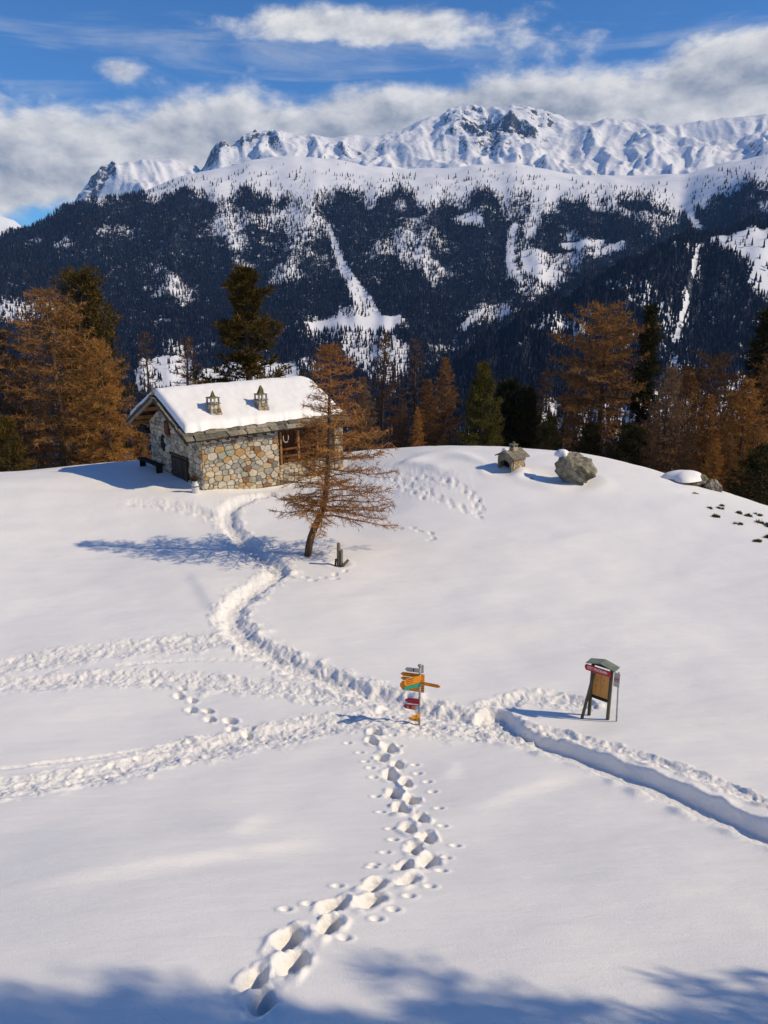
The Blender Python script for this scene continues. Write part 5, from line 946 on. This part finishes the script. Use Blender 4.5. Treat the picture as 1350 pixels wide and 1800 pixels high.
# low evergreen tufts poking through the snow on the right-hand slope
M_TUFT = twig_material('juniper', [(.05, .065, .02), (.10, .11, .03), (.15, .14, .05)])
for i, (x, y, r, lab) in enumerate([(14.32, 32.59, .24, 'leftmost round green tuft on the right-hand snow slope'), (15.70, 33.25, .20, 'pointed green tuft upslope, left of a pair'), (15.98, 32.95, .17, 'small green tuft, right one of a pair upslope'),
        (16.22, 31.9, .40, 'largest ragged green tuft at the right edge'), (15.75, 30.42, .28, 'brownish tuft at the right edge below the largest one'), (15.02, 29.79, .20, 'lowest green tuft on the right-hand slope'),
        (14.55, 33.6, .10, 'tiny sprig above the leftmost round tuft'), (15.0, 33.7, .12, 'thin dark sprig between the leftmost tuft and the pair'), (15.35, 34.2, .12, 'uppermost thin sprig on the right-hand slope'), (15.05, 31.7, .16, 'slanting sprig below the pair of tufts'), (16.6, 33.2, .16, 'small sprig at the right edge above the largest tuft')]):
    rg_ = np.random.default_rng(70 + i); r = r * .8; n_ = int(420 * (r / .2)); t_ = TM(); nl = 4; cc = rg_.normal(size=(nl, 2)) * r * .55; cr_ = r * rg_.uniform(.25, .6, nl); li = rg_.integers(0, nl, n_)
    P_ = rg_.normal(size=(n_, 3)) * .42 * cr_[li][:, None]; P_[:, :2] += cc[li]; P_[:, 2] = np.abs(P_[:, 2]) * 1.1 * rg_.uniform(.3, 1, n_)
    D_ = rg_.normal(size=(n_, 3)) + np.array([.3, 0, .7]); D_ = D_ / np.linalg.norm(D_, axis=1, keepdims=True) * .11
    t_.blades(P_, D_, .03, rg_); e = empty('juniper_tuft', (x, y, gz(x, y) - .02)); tag(e, lab, 'shrub', 'tufts on the right slope')
    st = TM(); [st.tube([(0, 0, -.1), (r * .4 * math.cos(a), r * .4 * math.sin(a), r * .35)], [.015, .006], 4) for a in (.3, 2.2, 4.4)]
    link('stem', st.mesh('stem', M_BARK_D), e); link('foliage', t_.mesh('foliage', M_TUFT if i != 4 else M_LARCH_D, False), e)

# ------------------------------------------------------------------ miniature stone house on the crest
mx, my = 6.46, 38.1
mh = empty('miniature_stone_house', (mx, my, gz(mx, my) - .12), R(38)); tag(mh, 'miniature stone house with an arched opening and tiny chimney on the crest', 'stone house')
rg2 = random.Random(21); W, Dp, H = .86, .95, .78
arch = [(-.5 * Dp, 0), (-.5 * Dp, H - .03)] 
wl = MB().box(-.02, W, 0, .06, -.2, H).build('wall', M_MORTAR, mh)           # lit front side, along x
lay_stones(wl, [(0, -.15), (W, -.15), (W, H), (0, H)], .21, lambda a, b, d: (a, -d, b), rg2, proud=.03, gap=.008, weights=[.1, .2, .3, .15, .1, .02, .03, .1])
MB().box(-.02, W, Dp - .06, Dp, -.2, H).build('wall', M_MORTAR, mh); MB().box(W - .06, W - .001, .061, Dp - .061, -.2, H).build('wall', M_MORTAR, mh)
pts_ = [(.0, -.2), (.12, -.2), (.12, .38)] + [(.475 - .355 * math.cos(t), .38 + .24 * math.sin(t)) for t in np.linspace(.15, math.pi - .15, 9)] + [(.83, .38), (.83, -.2), (.95, -.2), (.95, H), (.475, H + .26), (0, H)]
MB().prism(pts_, (-.04, 0, 0), (0, 1, 0), (0, 0, 1), (-1, 0, 0), .10).build('arched_front', M_SLAB, mh)
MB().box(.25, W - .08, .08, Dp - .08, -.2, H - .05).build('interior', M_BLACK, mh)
for sgn in (-1, 1):
    for k in range(3):
        x0 = -.20 + k * .40; yc = .475
        a = [(x0, yc + sgn * -.02, H + .30), (x0 + .42, yc - sgn * .02, H + .30 + rg2.uniform(-.02, .02)), (x0 + .40, yc + sgn * .64, H - .03), (x0 - .02, yc + sgn * .64, H - .03 + rg2.uniform(-.03, .02))]
        t = .05; MB().add(a + [(p[0], p[1], p[2] + t + k * .004) for p in a], [(0, 3, 2, 1), (4, 5, 6, 7), (0, 1, 5, 4), (1, 2, 6, 5), (2, 3, 7, 6), (3, 0, 4, 7)]).build('slab', M_SLAB, mh)
c_ = MB().box(.30, .62, .32, .62, H + .2, H + .44).build('chimney', STONES[2], mh, bevel=.02)
for a in (.32, .56):
    for b in (.34, .56): MB().box(a, a + .05, b, b + .05, H + .44, H + .56).build('pillar', STONES[5], c_)
MB().box(.28, .64, .30, .64, H + .562, H + .60).build('slab', M_SLAB, c_); MB().box(.40, .52, .42, .52, H + .602, H + .72).build('capstone', M_MOSS, c_, bevel=.02)
t_, a_ = np.meshgrid(np.linspace(0, 1, 10), np.linspace(0, 2 * math.pi, 25))
s = link('snow_cap', np_mesh('snow_cap', np.stack([-.0 + t_ * .16 * np.cos(a_), .62 + t_ * .2 * np.sin(a_), H + .22 + .22 * np.sqrt(1 - t_ ** 2)], -1).reshape(-1, 3), grid_faces(25, 10), M_SNOW), mh)

# ------------------------------------------------------------------ signpost at the trail junction
def paint(name, c, rough=.55, v=.08): return mottled(name, tuple(q * (1 - v) for q in c), c, 9., rough, .06, .002, spec=.35)
M_ORANGE = paint('sign_orange', (.75, .27, .015)); M_TEAL = paint('sign_teal', (.02, .33, .22)); M_RED = paint('sign_red', (.36, .012, .03)); M_GREY = paint('sign_grey', (.42, .42, .42)); M_INK = paint('ink', (.02, .018, .015)); M_WHITE = paint('white_paint', (.75, .74, .72)); M_METAL = mottled('galvanised_pole', (.25, .25, .24), (.40, .40, .385), 8., .45, .15, .003, spec=.5)
M_GREEN = paint('emblem_green', (.05, .22, .05)); M_PINK = paint('pictogram_pink', (.55, .22, .26)); M_DKORANGE = paint('pictogram_orange', (.70, .22, .08))
sgx, sgy = .81, 15.93
sp_ = empty('signpost', (sgx, sgy, gz(sgx, sgy) - .10)); tag(sp_, 'trail signpost with orange, teal and dark red arrow boards at the track junction', 'signpost')
B0 = .10
pole = MB().tube([(0, 0, -.15), (0, 0, 1.50 + B0)], .026, 14).build('pole', M_METAL, sp_, True)
MB().box(.032, .085, -.02, .02, 1.33 + B0, 1.52 + B0).build('bracket', M_METAL, sp_, bevel=.004); MB().lathe([(.05, 1.50 + B0), (.055, 1.515 + B0), (.03, 1.54 + B0), (.001, 1.545 + B0)], 14).build('cap', M_METAL, sp_, True)
for z in (.28, .42, .62, .80, .98): MB().lathe([(.030, z - .012), (.031, z), (.030, z + .012)], 12).build('clamp', M_METAL, sp_, True)
def sign(ang, z, x0, x1, h, mat, tip=.06, lines=0, off=.03, tail=0.0, flip=1, lw=.55):
    """board from x0 to x1 along bearing ang, arrow tip at x1; face toward the camera side"""
    o = empty('tmp', (0, 0, 0)); bpy.data.objects.remove(o)
    d = Vector((math.cos(ang), math.sin(ang), 0)); n = Vector((d.y, -d.x, 0)); 
    if n.y > 0: n = -n
    poly = [(x0, -h / 2), (x1 - tip, -h / 2), (x1, -h * .12), (x1, h * .12), (x1 - tip, h / 2), (x0, h / 2)] if tip > 0 else [(x0 + .05, -h / 2), (x1, -h / 2), (x1 - .03, h / 2), (x0, h / 2)]
    b = MB().prism(poly, n * off + Vector((0, 0, z)), d, (0, 0, 1), n, .006).build('sign_board', mat, sp_)
    if lines:
        m = MB(); rg = random.Random(int(z * 1000)); st = h / (lines + .6)
        for k in range(lines):
            zz = h / 2 - st * (k + .85); p = x0 + .03
            L = (x1 - x0 - tip - .06); xs = sorted([x1 - tip - .01, x1 - tip - .01 - L * lw * rg.uniform(.7, 1.0)]); q = xs[0]
            def word(a, bb):
                while a < bb - .004:
                    w = rg.uniform(.006, .012); hh = st * rg.choice([.30, .30, .42]); m.prism([(a, zz), (a + w, zz), (a + w, zz + hh), (a, zz + hh)], n * (off + .0075) + Vector((0, 0, z)), d, (0, 0, 1), n, .001); a += w + rg.choice([.004, .004, .012])
            word(xs[0], xs[1]); word(x0 + .02 + max(0, 0), x0 + .02 + L * .16)
        m.build('lettering', M_INK, b)
    return b, d, n
BL, FL = math.pi - R(15), math.pi + R(27)         # left-and-away, left-and-nearer
sign(BL, 1.40 + B0, .0, .33, .105, M_GREY, .04, 0, .034)
m_ = MB(); n_v = Vector((math.sin(R(15)), 0, 0)); 
d_ = Vector((math.cos(BL), math.sin(BL), 0)); nn_ = Vector((d_.y, -d_.x, 0)); nn_ = nn_ if nn_.y < 0 else -nn_
m_.prism([(.125, -.035), (.15, -.035), (.15, .035), (.125, .035)], nn_ * .042 + Vector((0, 0, 1.40 + B0)), d_, (0, 0, 1), nn_, .001).build('mark', M_INK, sp_)
sign(BL, 1.235 + B0, -.10, .45, .10, M_ORANGE, .05, 2, -.036)
sign(BL, 1.125 + B0, -.10, .45, .09, M_ORANGE, .05, 2, -.036)
sign(BL, .945 + B0, -.10, .47, .235, M_ORANGE, .06, 4, -.036)
sign(FL, 1.20 + B0, -.10, .43, .175, M_ORANGE, .05, 3, .036)
sign(FL, 1.055 + B0, -.09, .44, .085, M_TEAL, 0, 0, .036)
tb, td, tn = sign(R(-22), 1.10 + B0, .03, .50, .085, M_ORANGE, .05, 2, .03)
sign(BL, .62 + B0, -.0, .33, .135, M_RED, .09, 0, .034)
rb, rd, rn = sign(BL, .46 + B0, .07, .37, .115, M_RED, .06, 0, .034)
MB().bar((0, 0, .46 + B0), tuple(rd * .09 + rn * .03 + Vector((0, 0, .46 + B0))), .03, .10).build('bracket', M_GREY, sp_)
MB().prism([(.24, -.035), (.285, -.035), (.29, .0), (.275, .035), (.25, .035), (.235, .0)], rn * .0415 + Vector((0, 0, .46 + B0)), rd, (0, 0, 1), rn, .001).build('pictogram', M_PINK, sp_)
MB().prism([(.09, -.04), (.165, -.04), (.165, .04), (.09, .04)], rn * .0415 + Vector((0, 0, .46 + B0)), rd, (0, 0, 1), rn, .001).build('pictogram', M_DKORANGE, sp_)
for ang, z in ((FL, .27 + B0), (BL, .155 + B0)):
    b, d, n = sign(ang, z, .0, .24, .10, M_ORANGE, .07, 0, .032)
    MB().prism([(.10 + .028 * math.cos(t), .028 * math.sin(t)) for t in np.linspace(0, 6.28, 13)[:-1]], n * .0395 + Vector((0, 0, z)), d, (0, 0, 1), n, .001).build('emblem', M_GREEN, b)

# ------------------------------------------------------------------ little roofed notice board
def text_mesh(name, body, size, mat, parent, M):
    cu = bpy.data.curves.new(name, 'FONT'); cu.body = body; cu.size = size; cu.align_x = 'CENTER'; cu.align_y = 'CENTER'; cu.extrude = .0008; cu.offset = size * .012
    t = bpy.data.objects.new('t', cu); col.objects.link(t); dg = bpy.context.evaluated_depsgraph_get(); dg.update()
    me = bpy.data.meshes.new_from_object(t.evaluated_get(dg)); bpy.data.objects.remove(t); me.materials.clear(); me.materials.append(mat)
    o = link(name, me, parent); o.matrix_local = M; return o
M_POST = mottled('board_post', (.06, .055, .038), (.14, .12, .08), 6., .85, .7, .008, (1, 1, .15))
M_PINEB = mottled('pine_panel', (.42, .20, .05), (.58, .31, .10), 3., .6, .3, .005, (1, 1, .2), (.34, .14, .035))
M_ROOFG = mottled('board_roof', (.15, .18, .145), (.25, .28, .23), 5., .7, .3, .005)
lx_, ly_ = 4.86, 16.35; rx_, ry_ = 5.15, 16.05
bw = .46; ctr = Vector(((lx_ + rx_) / 2, (ly_ + ry_) / 2, 0)); ba = math.atan2(ry_ - ly_, rx_ - lx_) + R(6)
nb_ = empty('notice_board', (ctr.x, ctr.y, gz(ctr.x, ctr.y) - .08), ba); tag(nb_, 'small roofed wooden notice board with a red name board, standing in the snow', 'notice board')
Bz = .08
for s in (-1, 1): MB().box(s * bw / 2 - .035, s * bw / 2 + .035, -.03, .03, -.15, 1.30 + Bz).build('post', M_POST, nb_, bevel=.006)
MB().bar((-bw / 2 - .05, -.36, -.12), (-bw / 2 + .07, -.03, 1.22 + Bz), .05, .06).build('brace', M_POST, nb_, bevel=.004)
pn_ = MB().box(-bw / 2 + .036, bw / 2 - .036, .0, .02, .54 + Bz, 1.24 + Bz).build('panel', M_POST, nb_)
for k in range(2): a = -bw / 2 + .038 + k * .194; MB().box(a, a + .19, -.018, -.001, .545 + Bz, 1.23 + Bz).build('plank', M_PINEB, pn_)
for (a, c) in ((-.09, .95), (-.13, .80), (.05, .84), (.08, .98)):
    MB().prism([(a + .012 * math.cos(t), c + Bz + .018 * math.sin(t)) for t in np.linspace(0, 6.28, 10)[:-1]], (0, -.0185, 0), (1, 0, 0), (0, 0, 1), (0, -1, 0), .0008).build('knot', M_WOOD_R, pn_)
MB().box(-bw / 2 + .036, bw / 2 - .036, -.03, .03, .47 + Bz, .538 + Bz).build('sill', M_BLACK, nb_)
rd_ = MB(); 
for s in (-1, 1):
    a = [(0, -.135, 1.42 + Bz), (0, .14, 1.42 + Bz), (s * .35, .14, 1.335 + Bz), (s * .35, -.135, 1.335 + Bz)]; rd_.add(a + [(p[0], p[1], p[2] + .025) for p in a], [(0, 3, 2, 1), (4, 5, 6, 7), (0, 1, 5, 4), (1, 2, 6, 5), (2, 3, 7, 6), (3, 0, 4, 7)])
rd_.build('roof', M_ROOFG, nb_)
MB().prism([(-.24, 1.30 + Bz), (.24, 1.30 + Bz), (.05, 1.395 + Bz), (-.05, 1.395 + Bz)], (0, .03, 0), (1, 0, 0), (0, 0, 1), (0, -1, 0), .05).build('gable', M_BLACK, nb_)
nm = MB().prism([(-.36, 1.22 + Bz), (-.33, 1.18 + Bz), (.25, 1.18 + Bz), (.25, 1.32 + Bz), (-.34, 1.32 + Bz), (-.37, 1.28 + Bz)], (0, -.125, 0), (1, 0, 0), (0, 0, 1), (0, -1, 0), .02).build('name_board', paint('name_red', (.50, .012, .035)), nb_)
text_mesh('lettering', 'REST PANORAMA', .078, M_WHITE, nm, Matrix.Translation((-.055, -.1475, 1.255 + Bz)) @ Matrix.Rotation(R(90), 4, 'X') @ Matrix.Diagonal((.78, 1.25, 1, 1)))

# prohibition plate on a thin pole
qx, qy = 5.35, 15.92
ps = empty('prohibition_sign', (qx, qy, gz(qx, qy) - .05), ba); tag(ps, 'thin grey pole with a pale plate bearing a red ring, beside the notice board', 'sign')
MB().tube([(.0, 0, -.1), (-.055, 0.01, 1.28)], .018, 12).build('pole', M_METAL, ps, True)
pl = MB().box(-.145, -.005, -.030, -.022, .92, 1.27).build('plate', M_GREY, ps)
ring = MB(); k_ = 28; vs = []; 
for i in range(k_): t = 2 * math.pi * i / k_; vs += [(-.075 + .062 * math.cos(t), -.0315, 1.10 + .062 * math.sin(t)), (-.075 + .045 * math.cos(t), -.0315, 1.10 + .045 * math.sin(t))]
ring.add(vs, [(2 * i, 2 * ((i + 1) % k_), 2 * ((i + 1) % k_) + 1, 2 * i + 1) for i in range(k_)]).build('ring', paint('ring_red', (.45, .02, .04)), pl)
fig = MB().prism([(-.10, 1.075), (-.094, 1.075), (-.09, 1.092), (-.068, 1.092), (-.066, 1.075), (-.058, 1.075), (-.056, 1.10), (-.048, 1.112), (-.052, 1.125), (-.064, 1.118), (-.095, 1.112), (-.108, 1.122)], (0, -.0305, 0), (1, 0, 0), (0, 0, 1), (0, -1, 0), .0008).build('pictogram', M_INK, pl)

# ------------------------------------------------------------------ the air
hz = MB().box(-6500, 6500, -80, 7000, -520, 1500).build('haze', None); hz['kind'] = 'stuff'
hm = bpy.data.materials.new('haze'); hm.use_nodes = True; ht = hm.node_tree; ht.nodes.clear()
pv = N(ht, 'ShaderNodeVolumePrincipled'); pv.inputs['Color'].default_value = (.26, .52, 1.0, 1); pv.inputs['Density'].default_value = 4.6e-5; pv.inputs['Anisotropy'].default_value = 0.0
ho = N(ht, 'ShaderNodeOutputMaterial'); ht.links.new(pv.outputs[0], ho.inputs['Volume']); hz.data.materials.append(hm)
